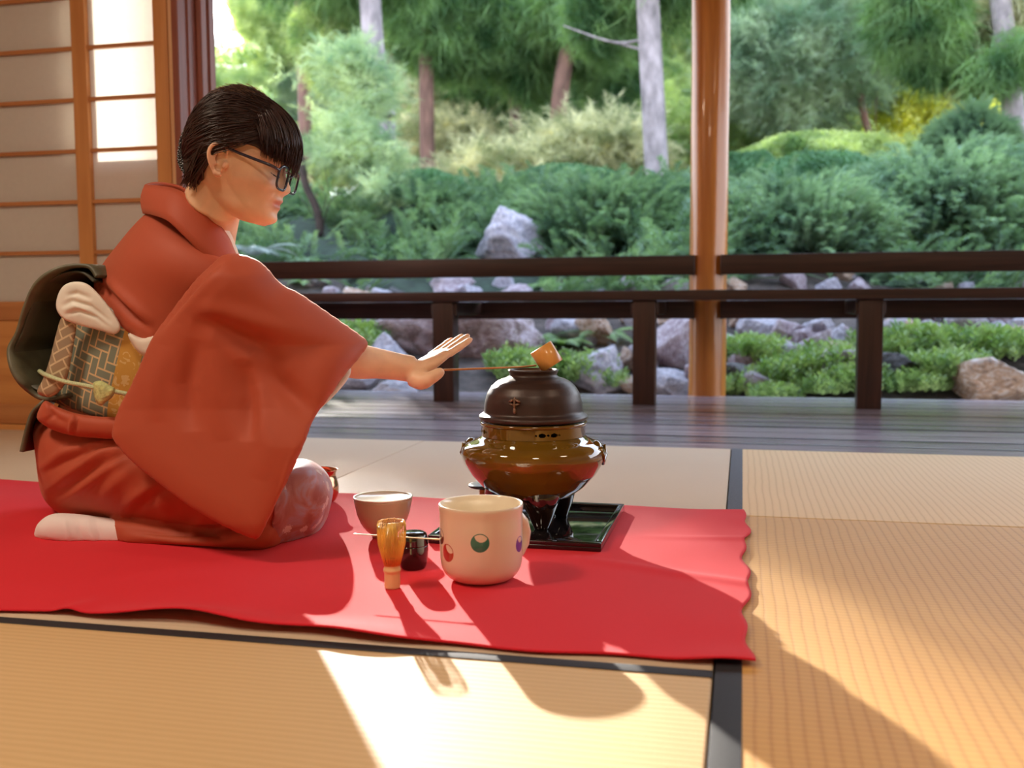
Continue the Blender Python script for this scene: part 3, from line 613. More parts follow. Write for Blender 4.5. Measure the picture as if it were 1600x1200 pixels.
def panelbuild(nt, b, tc):
    n = N(nt, 'ShaderNodeTexNoise', Scale=14.0, Detail=4.0, Distortion=1.6); nt.links.new(tc.outputs['Object'], n.inputs['Vector'])
    c = N(nt, 'ShaderNodeValToRGB'); e = c.color_ramp.elements; e[0].position = .40; e[0].color = (.34, .085, .075, 1); e[1].position = .62; e[1].color = (.38, .28, .38, 1)
    k = e.new(.5); k.color = (.42, .15, .14, 1); nt.links.new(n.outputs['Fac'], c.inputs[0])
    v = N(nt, 'ShaderNodeTexVoronoi', Scale=28.0); nt.links.new(tc.outputs['Object'], v.inputs['Vector'])
    w1 = N(nt, 'ShaderNodeTexNoise', Scale=110.0, Detail=2.0, Distortion=2.0); nt.links.new(tc.outputs['Object'], w1.inputs['Vector'])
    rad = math_(nt, 'MULTIPLY_ADD', w1.outputs['Fac'], .5, .02); fl_ = math_(nt, 'LESS_THAN', v.outputs['Distance'], rad)
    big = N(nt, 'ShaderNodeTexNoise', Scale=11.0, Detail=1.0); nt.links.new(tc.outputs['Object'], big.inputs['Vector'])
    msk = math_(nt, 'MULTIPLY', fl_, math_(nt, 'GREATER_THAN', big.outputs['Fac'], .46))
    nt.links.new(mixc(nt, math_(nt, 'MULTIPLY', msk, .8), c.outputs[0], (.75, .58, .55)), b.inputs['Base Color'])
M_PANELK = mat('floral_silk', (.5, .2, .2), .5, sheen=.2, build=panelbuild)
def obibuild(angle, cell, c1, c2, line, band=None):
    def bd(nt, b, tc):
        mp = N(nt, 'ShaderNodeMapping'); mp.inputs['Rotation'].default_value = (0, angle, 0); mp.inputs['Scale'].default_value = (1/cell,)*3
        nt.links.new(tc.outputs['Object'], mp.inputs[0]); s = N(nt, 'ShaderNodeSeparateXYZ'); nt.links.new(mp.outputs[0], s.inputs[0])
        x, y = s.outputs[0], s.outputs[2]; i, j = math_(nt, 'FLOOR', x), math_(nt, 'FLOOR', y); fx, fy = math_(nt, 'FRACT', x), math_(nt, 'FRACT', y)
        k = math_(nt, 'FLOORED_MODULO', math_(nt, 'SUBTRACT', i, j), 4.0); w_ = .10
        eq = lambda v: math_(nt, 'COMPARE', k, float(v), .3)
        l, r = math_(nt, 'LESS_THAN', fx, w_), math_(nt, 'GREATER_THAN', fx, 1-w_); bt, tp = math_(nt, 'LESS_THAN', fy, w_), math_(nt, 'GREATER_THAN', fy, 1-w_)
        mx_ = lambda *a: a[0] if len(a) == 1 else math_(nt, 'MAXIMUM', a[0], mx_(*a[1:]))
        ln = mx_(math_(nt, 'MULTIPLY', eq(0), mx_(l, bt, tp)), math_(nt, 'MULTIPLY', eq(1), mx_(r, bt, tp)), math_(nt, 'MULTIPLY', eq(2), mx_(l, r, tp)), math_(nt, 'MULTIPLY', eq(3), mx_(l, r, bt)))
        n = N(nt, 'ShaderNodeTexNoise', Scale=12.0, Detail=2.0); nt.links.new(tc.outputs['Object'], n.inputs['Vector'])
        base = mixc(nt, n.outputs['Fac'], c1, c2); col = mixc(nt, ln, base, line)
        if band:
            s2 = N(nt, 'ShaderNodeVectorMath', operation='DOT_PRODUCT'); nt.links.new(tc.outputs['Object'], s2.inputs[0]); s2.inputs[1].default_value = band[0]
            n3 = N(nt, 'ShaderNodeTexNoise', Scale=45.0, Detail=2.0, Distortion=1.5); nt.links.new(tc.outputs['Object'], n3.inputs['Vector'])
            gold = mixc(nt, math_(nt, 'GREATER_THAN', n3.outputs['Fac'], .55), (.60, .33, .07), (.70, .48, .20))
            for lo, hi in band[1]:
                mk = math_(nt, 'MULTIPLY', math_(nt, 'GREATER_THAN', s2.outputs['Value'], lo), math_(nt, 'LESS_THAN', s2.outputs['Value'], hi)); col = mixc(nt, mk, col, gold)
        nt.links.new(col, b.inputs['Base Color'])
    return bd
wl = lambda u, v, Y: onY(u, v, Y)-np.array((WC[0], WC[1], 0))
pa, pb = wl(176, 590, 1.60), wl(205, 560, 1.60)
dv = np.array((math.cos(math.radians(16)), 0, -math.sin(math.radians(16))))
M_OBI = mat('herringbone_brocade', (.2, .22, .18), .42, build=obibuild(math.radians(-18), .0165, (.17, .195, .15), (.25, .28, .22), (.66, .48, .27), (tuple(dv), [(float(wl(168, 600, 1.6)@dv), float(wl(202, 600, 1.6)@dv))])))
M_OBIF = mat('silver_gold_brocade', (.3, .3, .25), .4, build=obibuild(math.radians(25), .0165, (.30, .27, .21), (.38, .22, .10), (.62, .50, .32)))
M_OBIK = mat('olive_obi_cloth', (.105, .10, .062), .5, noise=(25, .35), build=None, bump=(700, .3, .0004))
M_OBIIN = mat('obi_inner_brocade', (.06, .058, .038), .55, noise=(8, .4))
M_CORD = mat('pale_green_cord', (.50, .55, .32), .6, noise=(600, .3), bump=(500, .8, .001))
# ---- skirt over the folded legs
mb = MB()
vloft(mb, [((54, 695), (57, 730), 1.76, .09), ((50, 660), (66, 775), 1.76, .150), ((66, 640), (92, 802), 1.76, .175), ((110, 640), (135, 815), 1.76, .19), ((190, 655), (200, 824), 1.755, .195),
           ((290, 690), (285, 832), 1.75, .20), ((380, 715), (370, 842), 1.75, .20), ((430, 722), (420, 856), 1.76, .175), ((465, 738), (458, 840), 1.79, .130), ((490, 757), (484, 812), 1.80, .08)], ex=2.3)
skirt = mb.build('kimono_skirt', M_KIM, WOM); 
mb2 = MB(); vloft(mb2, [((172, 800), (180, 862), 1.73, .13), ((200, 805), (205, 871), 1.73, .15), ((290, 815), (295, 875), 1.73, .155), ((380, 815), (390, 874), 1.73, .16), ((425, 800), (428, 864), 1.74, .15), ((448, 790), (448, 846), 1.77, .12)], ex=2.6)
b2 = mb2.build('x', None, WOM)
def join(a, b):
    va, vb = getV(a), getV(b); fa = [list(p.vertices) for p in a.data.polygons]; fb = [[i+len(va) for i in p.vertices] for p in b.data.polygons]
    W = np.array(world_of(a).inverted()); V = np.r_[va, vb]@W[:3, :3].T+W[:3, 3]
    me = bpy.data.meshes.new(a.data.name); me.from_pydata([tuple(p) for p in V], [], fa+fb); me.update()
    for m in a.data.materials: me.materials.append(m)
    old = a.data; a.data = me; old.name = 'old'; me.name = a.name; bo = b.data; bpy.data.objects.remove(b); bpy.data.meshes.remove(bo); bpy.data.meshes.remove(old); return a
def flatten_floor(o, z0=.0065):
    V = getV(o); m = V[:, 2] < z0; V[m, 2] = z0; setV(o, V)
join(skirt, b2); remesh(skirt, .0045, 5)
folds(skirt, [([(55, 738), (95, 708), (150, 690), (215, 682)], .007, 7), ([(58, 745), (100, 722), (150, 700), (210, 690)], -.006, 6),
    ([(68, 768), (110, 738), (160, 705), (225, 690)], .008, 7), ([(74, 780), (120, 752), (165, 722), (230, 700)], -.006, 6), ([(82, 792), (125, 765), (165, 735), (220, 700)], .007, 7),
    ([(185, 800), (215, 775), (255, 745)], .006, 9), ([(200, 808), (235, 780), (262, 762)], -.005, 8), ([(150, 790), (180, 755), (230, 715)], .005, 10),
    ([(290, 830), (315, 812), (360, 818)], .008, 8), ([(180, 826), (240, 832), (300, 831), (360, 822), (410, 810)], -.012, 8),
    ([(200, 846), (270, 855), (330, 860), (410, 862)], -.007, 7), ([(210, 835), (270, 846), (340, 850), (400, 850)], .005, 7), ([(300, 826), (330, 832), (355, 846)], -.006, 5),
    ([(95, 700), (140, 690), (180, 680), (220, 680)], -.006, 9), ([(240, 770), (260, 800), (250, 822)], .004, 12)])
flatten_floor(skirt)
# floral front panel over the knees
mb = MB(); vloft(mb, [((436, 734), (418, 872), 1.765, .182), ((456, 719), (446, 866), 1.78, .165), ((482, 718), (472, 852), 1.795, .150), ((504, 731), (494, 836), 1.805, .126), ((517, 750), (509, 814), 1.815, .088), ((521, 768), (517, 790), 1.82, .04)], ex=2.3)
pn = mb.build('floral_front_panel', M_PANELK, WOM); remesh(pn, .0045, 3)
folds(pn, [([(440, 800), (436, 830), (418, 868)], .004, 6), ([(500, 735), (505, 780), (480, 840)], .003, 8)]); flatten_floor(pn)
# tabi socks
def tabi(dy):
    mb = MB(); vloft(mb, [((53, 834), (56, 843), 1.615+dy, .012), ((60, 817), (70, 850), 1.615+dy, .032), ((82, 803), (95, 857), 1.62+dy, .042), ((120, 803), (128, 861), 1.63+dy, .042), ((160, 808), (165, 864), 1.64+dy, .040), ((200, 812), (200, 864), 1.65+dy, .04)], ex=2.2)
    o = mb.build('tabi_sock', M_TABI, WOM); remesh(o, .003, 3)
    if dy == 0: folds(o, [([(100, 805), (104, 830), (112, 858)], .0025, 5), ([(118, 806), (126, 835), (140, 860)], -.0025, 4), ([(135, 808), (143, 835), (152, 860)], .0025, 5), ([(150, 810), (155, 835), (160, 860)], -.002, 4), ([(55, 838), (80, 846), (120, 857)], -.0015, 3)])
    flatten_floor(o); return o
near_sock = tabi(0)
# second sock: the far foot, true mirror of the near one across the body's middle plane
o = bpy.data.objects.new('tabi_sock', near_sock.data.copy()); COL.objects.link(o); o.parent = WOM
a = np.empty(len(o.data.vertices)*3); o.data.vertices.foreach_get('co', a); a = a.reshape(-1, 3); a[:, 1] = -a[:, 1]; o.data.vertices.foreach_set('co', a.ravel()); o.data.flip_normals(); o.data.update()
# ---- torso
mb = MB()
vloft(mb, [((245, 322), (344, 384), 1.73, .055), ((226, 335), (368, 404), 1.735, .125), ((205, 356), (408, 436), 1.735, .165), ((182, 384), (412, 486), 1.745, .19), ((158, 416), (395, 545), 1.755, .185),
           ((146, 446), (380, 590), 1.76, .185), ((154, 490), (352, 610), 1.76, .178), ((178, 524), (322, 622), 1.76, .16)], ex=2.25)
torso = mb.build('kimono_bodice', M_KIM, WOM); remesh(torso, .0045, 5)
folds(torso, [([(150, 436), (175, 462), (205, 492), (238, 518)], -.013, 6), ([(160, 432), (190, 462), (215, 485), (240, 508)], .009, 9), ([(158, 500), (185, 520), (215, 528)], -.006, 7), ([(150, 445), (155, 480), (175, 510)], .006, 8)])
# draped sleeve of the near arm
SL = [(352, 396), (385, 398), (412, 412), (440, 442), (470, 458), (520, 492), (560, 520), (576, 536), (562, 560), (540, 586), (515, 622), (492, 654), (478, 690), (458, 736), (436, 780), (416, 822), (404, 842), (392, 842), (355, 826), (300, 795), (250, 758), (205, 722), (178, 690), (174, 672), (186, 634), (205, 598), (224, 556), (236, 528), (262, 492), (300, 442), (330, 412)]
def sl_Y(u, v):
    near = 1.545; a = np.clip((u-330)/240, 0, 1)*np.clip((700-v)/160, 0, 1)       # the cuff swings away towards the kettle
    low = np.clip((v-640)/180, 0, 1)
    return near+.155*a**1.2-.035*low+.03*np.clip((430-v)/60, 0, 1)
def sl_T(u, v):
    d = polydist(np.array([[u, v]]), [(345, 430), (400, 470), (470, 520), (560, 560)])[0][0]
    return .018+.038*math.exp(-(d/75)**2)
slv = inflate('kimono_sleeve', SL, sl_Y, sl_T, M_KIM, WOM, Tb=lambda u, v: sl_T(u, v)*.8, wd=46, step=3, it=3)
folds(slv, [([(352, 402), (320, 432), (290, 464), (262, 497), (244, 523)], -.008, 5.5), ([(372, 402), (330, 436), (300, 470), (272, 500)], .005, 9),
    ([(300, 500), (340, 510), (400, 540), (450, 575)], -.016, 17), ([(290, 478), (350, 488), (420, 508), (500, 530)], .009, 15),
    ([(390, 560), (430, 592), (470, 630), (488, 655)], -.014, 17), ([(305, 530), (292, 600), (300, 675)], -.012, 15), ([(335, 545), (342, 610), (352, 690)], .007, 18), ([(375, 560), (390, 620), (388, 690)], -.011, 14), ([(400, 600), (412, 650), (405, 700)], .006, 14), ([(255, 540), (243, 600), (246, 660)], .005, 16),
    ([(462, 690), (440, 760), (415, 830)], .0025, 3), ([(474, 690), (452, 745), (425, 805)], -.0030, 3), ([(440, 620), (425, 680), (405, 750)], .005, 18)])
# white lining at the cuff and at the arm opening
inflate('sleeve_lining', [(548, 574), (545, 590), (528, 612), (508, 632), (492, 646), (483, 650), (482, 638), (498, 612), (520, 584), (535, 570)], lambda u, v: sl_Y(u, v)+.020, .006, M_WHITE, WOM, wd=8, step=3)
inflate('inner_robe', [(200, 520), (222, 528), (243, 524), (250, 552), (225, 556), (208, 540)], lambda u, v: 1.600, .012, M_WHITE, WOM, wd=10, step=3)
# far sleeve, hanging on the other side of the body
inflate('kimono_sleeve', [(340, 430), (400, 440), (450, 480), (460, 540), (440, 620), (410, 680), (360, 700), (300, 680), (280, 620), (295, 520)], lambda u, v: 1.96-.05*np.clip((u-350)/100, 0, 1), .035, M_KIM, WOM, wd=40, step=8)
# ---- collar: a ring of folded cloth standing off the neck
def ribbon(name, top, bot, th, m, parent, n=10, closed=False, rows=5, bulge=.004):
    A = catmull([onY(*p) for p in top], n, closed); B = catmull([onY(*p) for p in bot], n, closed); k = len(A)
    nr = rows+1; c = A.mean(0); V = []
    for side in (0, 1):
        for j in range(nr):
            t = j/rows; mid = A*(1-t)+B*t; T_ = np.gradient(mid, axis=0); nn = np.cross(T_, B-A); nn /= np.linalg.norm(nn, axis=1)[:, None]+1e-9
            sg = np.sign(((mid-c)*nn).sum(1).mean()); nn = nn*sg
            off = bulge*math.sin(math.pi*t)+(th/2 if side == 0 else -th/2); V.append(mid+nn*off)
    V = np.concatenate(V); F = []; id_ = lambda s, j, i: (s*nr+j)*k+i % k
    R_ = range(k) if closed else range(k-1)
    for i in R_:
        for j in range(rows):
            F.append([id_(0, j, i), id_(0, j, i+1), id_(0, j+1, i+1), id_(0, j+1, i)]); F.append([id_(1, j, i), id_(1, j+1, i), id_(1, j+1, i+1), id_(1, j, i+1)])
        F.append([id_(0, 0, i), id_(1, 0, i), id_(1, 0, i+1), id_(0, 0, i+1)]); F.append([id_(0, rows, i), id_(0, rows, i+1), id_(1, rows, i+1), id_(1, rows, i)])
    if not closed:
        for i in (0, k-1):
            for j in range(rows): F.append([id_(0, j, i), id_(0, j+1, i), id_(1, j+1, i), id_(1, j, i)])
    o = mesh(name, V, F, m, parent); bm = bmesh.new(); bm.from_mesh(o.data); bmesh.ops.recalc_face_normals(bm, faces=bm.faces); bm.to_mesh(o.data); bm.free(); return o
ribbon('kimono_collar', [(366, 396, 1.70), (352, 366, 1.655), (322, 330, 1.625), (284, 300, 1.625), (250, 291, 1.66), (229, 289, 1.71), (250, 286, 1.77), (290, 296, 1.80), (330, 330, 1.80), (356, 368, 1.76), (372, 400, 1.72)],
       [(372, 446, 1.62), (330, 410, 1.60), (292, 372, 1.585), (262, 345, 1.59), (238, 336, 1.64), (226, 334, 1.71), (240, 338, 1.81), (275, 350, 1.86), (310, 375, 1.87), (345, 405, 1.84), (380, 440, 1.74)], .007, M_KIM, WOM, bulge=.006)
ribbon('under_collar', [(366, 384, 1.71), (356, 360, 1.670), (326, 326, 1.645), (290, 304, 1.65), (262, 298, 1.69), (270, 298, 1.74), (305, 310, 1.78), (340, 340, 1.77), (362, 372, 1.74)],
       [(368, 410, 1.70), (350, 392, 1.66), (318, 360, 1.64), (286, 334, 1.64), (262, 326, 1.69), (270, 326, 1.76), (305, 340, 1.80), (335, 365, 1.79), (362, 396, 1.74)], .005, M_WHITE, WOM)
# ---- obi: waist band, drum loop, folded end, scarf, cord
mb = MB(); vloft(mb, [((118, 452), (330, 560), 1.76, .150), ((106, 480), (325, 590), 1.76, .158), ((92, 540), (310, 650), 1.76, .162), ((80, 600), (295, 690), 1.76, .160), ((76, 626), (285, 700), 1.76, .150)], ex=2.4)
obi = mb.build('obi_band', M_OBI, WOM); remesh(obi, .0045, 3)
LOOP = [(150, 432), (138, 417), (112, 415), (82, 423), (55, 444), (38, 480), (26, 520), (13, 546), (17, 575), (30, 598), (45, 612), (62, 622), (82, 624), (100, 618)]
ribbon('obi_drum_loop', [(u, v, 1.615+.012*math.sin(i*1.3)) for i, (u, v) in enumerate(LOOP)], [(*[PV(onY(u, v, 1.615)+np.array((.0, .27, 0)))[k] for k in (0, 1)], 1.885) for u, v in LOOP], .007, M_OBIK, WOM, rows=10, bulge=.0)
ribbon('obi_inner_loop', [(u, v, 1.63) for u, v in [(146, 440), (130, 427), (110, 425), (86, 433), (62, 452), (46, 486), (34, 522), (22, 546), (26, 573), (38, 594), (52, 606), (70, 614)]],
       [(*[PV(onY(u, v, 1.63)+np.array((.0, .24, 0)))[k] for k in (0, 1)], 1.87) for u, v in [(146, 440), (130, 427), (110, 425), (86, 433), (62, 452), (46, 486), (34, 522), (22, 546), (26, 573), (38, 594), (52, 606), (70, 614)]], .004, M_OBIIN, WOM, rows=8, bulge=.0)
ribbon('obi_tail', [(74, 622, 1.63), (62, 632, 1.62), (50, 645, 1.615), (42, 668, 1.61), (33, 706, 1.605)], [(84, 626, 1.86), (80, 640, 1.86), (72, 660, 1.86), (66, 680, 1.86), (62, 700, 1.86)], .006, M_OBIK, WOM, rows=8, bulge=0)
inflate('obi_folded_end', [(97, 494), (108, 496), (120, 502), (114, 545), (106, 588), (98, 606), (82, 620), (66, 619), (58, 611), (68, 590), (78, 560), (88, 520)], lambda u, v: 1.605, .008, M_OBIF, WOM, wd=12, step=3, smooth=3)
scf = inflate('obi_scarf', [(90, 462), (100, 446), (118, 440), (140, 446), (168, 476), (188, 508), (180, 522), (155, 516), (124, 508), (99, 498), (88, 482)], lambda u, v: 1.588+.0002*max(0, u-105), .007, mat('cream_silk_scarf', (.82, .79, .72), .5, noise=(14, .12), build=clothbuild()), WOM, wd=30, step=2.2)
folds(scf, [([(94, 480), (112, 470), (140, 478), (175, 505)], -.0045, 3.5), ([(100, 492), (125, 486), (150, 496), (170, 512)], -.0040, 3), ([(100, 462), (120, 458), (145, 468)], -.004, 4), ([(96, 486), (118, 478), (145, 488)], .003, 4)])
cd = [onY(u, v, y) for u, v, y in [(62, 580, 1.66), (72, 586, 1.60), (100, 596, 1.585), (130, 602, 1.578), (160, 608, 1.575), (200, 616, 1.580), (240, 628, 1.60)]]
MB().tube(catmull(cd, 10), .0042, 12).build('obi_cord', M_CORD, WOM)
inflate('cord_tassel', [(146, 598), (158, 595), (172, 602), (180, 608), (176, 620), (166, 628), (158, 634), (150, 628), (146, 614)], lambda u, v: 1.575, .012, mat('green_tassel', (.52, .56, .24), .7, noise=(120, .3), bump=(300, .8, .002)), WOM, wd=12, step=2.5)
wfo = inflate('waist_fold', [(70, 626), (92, 636), (118, 645), (150, 650), (188, 654), (192, 684), (150, 685), (112, 681), (82, 672), (60, 658), (58, 646)], lambda u, v: 1.60, .022, M_KIM, WOM, wd=17, step=3, it=1)
folds(wfo, [([(116, 646), (112, 662), (110, 680)], .006, 3.5), ([(121, 648), (118, 664), (116, 680)], -.005, 3), ([(70, 640), (90, 655), (108, 662)], -.004, 5), ([(75, 630), (82, 648), (72, 660)], -.005, 4)])
def smooth_near(o, c, R, it):
    bm = bmesh.new(); bm.from_mesh(o.data); Wm = np.array(world_of(o).inverted()); cl_ = Vector(Wm[:3, :3]@np.asarray(c)+Wm[:3, 3])
    vs = [v for v in bm.verts if (v.co-cl_).length < R]
    for _ in range(it): bmesh.ops.smooth_vert(bm, verts=vs, factor=.5, use_axis_x=True, use_axis_y=True, use_axis_z=True)
    bm.to_mesh(o.data); bm.free(); o.data.polygons.foreach_set('use_smooth', [True]*len(o.data.polygons))
# ---- head
HM = Matrix.Identity(4); yaw = math.radians(8.7); pit = math.radians(15)
ex = Vector((math.cos(yaw)*math.cos(pit), math.sin(yaw)*math.cos(pit), -math.sin(pit))); ey = Vector((-math.sin(yaw), math.cos(yaw), 0)); ez = ex.cross(ey)
HO = P(361, 260, 1.77); HR = np.array([ex, ey, ez]).T
def hw(q): return np.asarray(q)@HR.T+HO
def hl(q): return (np.asarray(q)-HO)@HR
HP = np.array([  # z, front, back, half width, exponent
 (-.0875, .078, .045, .016, 2), (-.082, .093, .020, .026, 2.1), (-.074, .099, .0, .036, 2.2), (-.062, .098, -.015, .045, 2.3), (-.048, .099, -.03, .0490, 2.35), (-.034, .100, -.05, .0550, 2.4), (-.018, .098, -.060, .0625, 2.45),
 (0, .095, -.068, .0665, 2.4), (.02, .0945, -.074, .0690, 2.3), (.045, .098, -.076, .0710, 2.2), (.070, .094, -.072, .0690, 2.1), (.092, .079, -.062, .0615, 2), (.108, .055, -.046, .047, 2), (.118, .028, -.028, .028, 2), (.123, .006, -.006, .007, 2)])
def hsec(z): return [np.interp(z, HP[:, 0], HP[:, i]) for i in range(1, 5)]
nz, na = 110, 120; zs = np.linspace(-.0875, .123, nz); V = []
G = lambda y, z, y0, z0, sy, sz: math.exp(-((y-y0)/sy)**2-((z-z0)/sz)**2)
for z in zs:
    zz = [z-.004, z, z+.004]; s = np.mean([hsec(q) for q in zz], axis=0); xc, A, w_, e = (s[0]+s[1])/2, (s[0]-s[1])/2, s[2], s[3]
    for k in range(na):
        t = 2*math.pi*k/na; c, sn = math.cos(t), math.sin(t); x = xc+A*math.copysign(abs(c)**(2/e), c); y = w_*math.copysign(abs(sn)**(2/e), sn)
        if c > 0:
            f = min(1, c*1.6); ay = abs(y); d = 0
            nose = max(0, np.interp(z, [-.030, -.026, -.018, -.010, .004, .016, .026], [0, .006, .0165, .0175, .009, .003, 0])); sy = np.interp(z, [-.03, -.018, 0, .03], [.014, .0125, .0085, .009])
            d += nose*math.exp(-(y/sy)**2)+.005*G(ay, z, .0125, -.0195, .0065, .006)
            d -= .0085*G(ay, z, .030, .010, .019, .012)                     # eye socket
            d += .0055*G(ay, z, .031, .007, .013, .0095)                    # lid over the eyeball
            d += .0030*G(ay, z, .030, .027, .022, .007)                     # brow
            d += .0050*G(y, z, 0, -.0375, .018, .0045)+.0042*G(y, z, 0, -.0510, .015, .0050)-.0035*G(y, z, 0, -.0440, .021, .0022)    # lips
            d -= .0030*G(y, z, 0, -.0590, .016, .0050)+.0012*G(y, z, 0, -.031, .004, .005)
            d += .0035*G(y, z, 0, -.0720, .020, .010)
            d += .0045*G(ay, z, .042, -.014, .018, .016)                    # cheek
            ln = math.exp(-((ay-(.020+(-.020-z)*.33))/.0028)**2)*(1 if -.050 < z < -.022 else 0); d -= .0018*ln      # fold beside the mouth
            x += d*f
            if z > -.055: y += math.copysign(.0018*G(ay, z, .052, -.012, .02, .02), y)
        V.append((x, y, z))
mb = MB(); F = [[i*na+k, i*na+(k+1) % na, (i+1)*na+(k+1) % na, (i+1)*na+k] for i in range(nz-1) for k in range(na)]+[list(range(na))[::-1], [(nz-1)*na+k for k in range(na)]]
mb.add(hw(V), F)
# ears
for sg in (-1, 1):
    def EP(x, z, y=0): return hw((x*.9+.005, sg*(.0700+y), z*.9))
    rim_ = [EP(.010, .012, .002), EP(.014, .024, .006), EP(.006, .032, .010), EP(-.006, .031, .013), EP(-.015, .022, .015), EP(-.017, .008, .014), EP(-.012, -.006, .011), EP(-.005, -.017, .007), EP(.003, -.024, .004), EP(.010, -.022, .002)]
    mb.tube(catmull(rim_, 5), [.0030]*9+[.0036]*28+[.0052]*9, 12)
    mb.ell(EP(.001, .006, -.003), (.0140, .0050, .024), HR@rotm((0, 1, 0), .15), 24, 14)
    mb.tube(catmull([EP(.004, .022, .006), EP(-.005, .016, .008), EP(-.007, .004, .009), EP(-.002, -.008, .007)], 5), .0028, 10)
    mb.ell(EP(.013, -.003, .001), (.005, .0045, .0075), HR, 16, 10)
# neck and trunk
mb.tube([hw((-.022, 0, -.02)), hw((-.022, 0, -.055)), onY(322, 330, 1.722), onY(300, 365, 1.735), onY(280, 410, 1.75)], [.046, .045, .046, .052, .06], 40)
mb.tube([hw((.004, 0, -.045)), hw((.0, 0, -.07)), onY(340, 356, 1.72), onY(330, 395, 1.735)], [.036, .034, .036, .042], 32)
mb.tube([onY(285, 425, 1.75), onY(270, 460, 1.76), onY(240, 530, 1.76), onY(205, 610, 1.76), onY(170, 700, 1.76)], [.07, .10, .11, .11, .12], 32)
mb.tube([onY(310, 440, 1.64), onY(285, 420, 1.75), onY(310, 440, 1.86)], [.04, .06, .04], 24)
for yy in (1.68, 1.83):       # folded legs
    mb.tube([onY(170, 735, yy), onY(280, 760, yy), onY(410, 785, yy), onY(440, 790, yy)], [.060, .065, .050, .035], 24)
    mb.tube([onY(440, 810, yy), onY(350, 838, yy), onY(220, 838, yy), onY(160, 838, yy)], [.030, .024, .022, .02], 20)
# far arm, folded down to the lap
mb.tube([onY(310, 430, 1.90), onY(340, 560, 1.95), onY(350, 640, 1.94), onY(370, 690, 1.88), onY(385, 700, 1.83)], [.045, .04, .036, .03, .024], 20)
mb.ell(onY(395, 706, 1.80), (.045, .035, .016), None)
# near arm
arm = [onY(325, 450, 1.63), onY(385, 482, 1.615), onY(455, 520, 1.64), onY(500, 541, 1.68), onY(550, 562, 1.725), onY(590, 568, 1.760), onY(622, 573, 1.785), onY(645, 577, 1.80)]
mb.tube(catmull(arm, 6), np.interp(np.linspace(0, 7, 43), range(8), [.038, .038, .038, .039, .0345, .0285, .0255, .0260]), 28)
mb.ell(onY(643, 566, 1.795), (.012, .012, .009), None, 16, 10)
# hand: palm raised, fingers up towards the kettle
Wp = onY(648, 580, 1.80)
rt_ = _r; up_ = _u; fw_ = _f
h = (rt_*.845+up_*.535)*.80+fw_*.60; h /= np.linalg.norm(h)
lat = -(rt_*.845+up_*.535)*.58+fw_*.80+up_*.26-rt_*.10; lat -= h*(lat@h); lat /= np.linalg.norm(lat)
nrm_ = np.cross(lat, h); nrm_ *= np.sign(nrm_@up_)       # back of the hand, towards the sun
def HN(a, b, c): return Wp+h*a+lat*b+nrm_*c
def slab(secs):          # palm as a loft of flat ovals across the hand
    V = []; n = 28
    for a, b0, b1, c, th in secs:
        for k in range(n):
            t = 2*math.pi*k/n; V.append(HN(a, (b0+b1)/2+(b1-b0)/2*math.cos(t), c+th*math.sin(t)))
    m = len(secs); mb.add(V, [[i*n+k, i*n+(k+1) % n, (i+1)*n+(k+1) % n, (i+1)*n+k] for i in range(m-1) for k in range(n)]+[list(range(n))[::-1], [(m-1)*n+k for k in range(n)]])
slab([(-.012, -.022, .022, .0, .021), (.006, -.029, .028, -.001, .0195), (.022, -.036, .036, -.001, .0160), (.045, -.040, .041, .001, .0125), (.066, -.040, .041, .003, .0105), (.078, -.036, .037, .004, .0085)])
for i, (b, L, sp, bend) in enumerate(((-.0325, .058, -.10, -.05), (-.0110, .074, -.03, .02), (.0105, .080, .03, .04), (.0320, .071, .09, .0))):
    base = .068; pts = []; rad = []
    for s_, r__ in ((-.02, .0088), (.0, .0088), (.24, .0082), (.44, .0084), (.60, .0074), (.74, .0076), (.90, .0064), (1.0, .0040)):
        c = .003+L*(.05*s_-.10*bend*0+.10*s_*s_*(1 if i else .6)*(.6+bend)); pts.append(HN(base+L*s_, b+sp*L*max(0, s_), c)); rad.append(r__*(.86 if i == 0 else 1))
    mb.tube(pts, rad, 16)
# thumb: leaves the heel of the hand and closes over the ladle handle
th = [Wp+rt_*.000-up_*.012+fw_*-.010, Wp+rt_*.016-up_*.019-fw_*.022, Wp+rt_*.034-up_*.012-fw_*.026, Wp+rt_*.047-up_*.004-fw_*.022, Wp+rt_*.0535+up_*.000-fw_*.016]
mb.tube(catmull(th, 4), np.interp(np.linspace(0, 4, 17), range(5), [.019, .0165, .0125, .0105, .0065]), 18)
M_SKIN = mat('skin', (.84, .56, .38), .48, noise=(35, .06), bump=(420, .12, .0006), sss=.12)
nt = M_SKIN.node_tree; b = nt.nodes['Principled BSDF']; at = N(nt, 'ShaderNodeAttribute'); at.attribute_name = 'tone'
src = b.inputs['Base Color'].links[0].from_socket; nt.links.new(mixc(nt, at.outputs['Fac'], src, (.60, .20, .15)), b.inputs['Base Color'])
body = mb.build('body', M_SKIN, WOM); remesh(body, .0023, 2, .4)
smooth_near(body, onY(645, 575, 1.80), .035, 14)
Vb = getV(body); q = hl(Vb); ay = abs(q[:, 1])
lip = np.exp(-((q[:, 2]+.0445)/.0090)**4-(q[:, 1]/.0235)**4)*(q[:, 0] > .08)*.95
cheek = .22*np.exp(-((ay-.045)/.02)**2-((q[:, 2]+.018)/.018)**2)*(q[:, 0] > .03)+.28*(ay > .074)*(abs(q[:, 2]) < .04)*(abs(q[:, 0]) < .03)
at_ = body.data.attributes.new('tone', 'FLOAT', 'POINT'); at_.data.foreach_set('value', np.clip(lip+cheek, 0, 1).astype(np.float32))
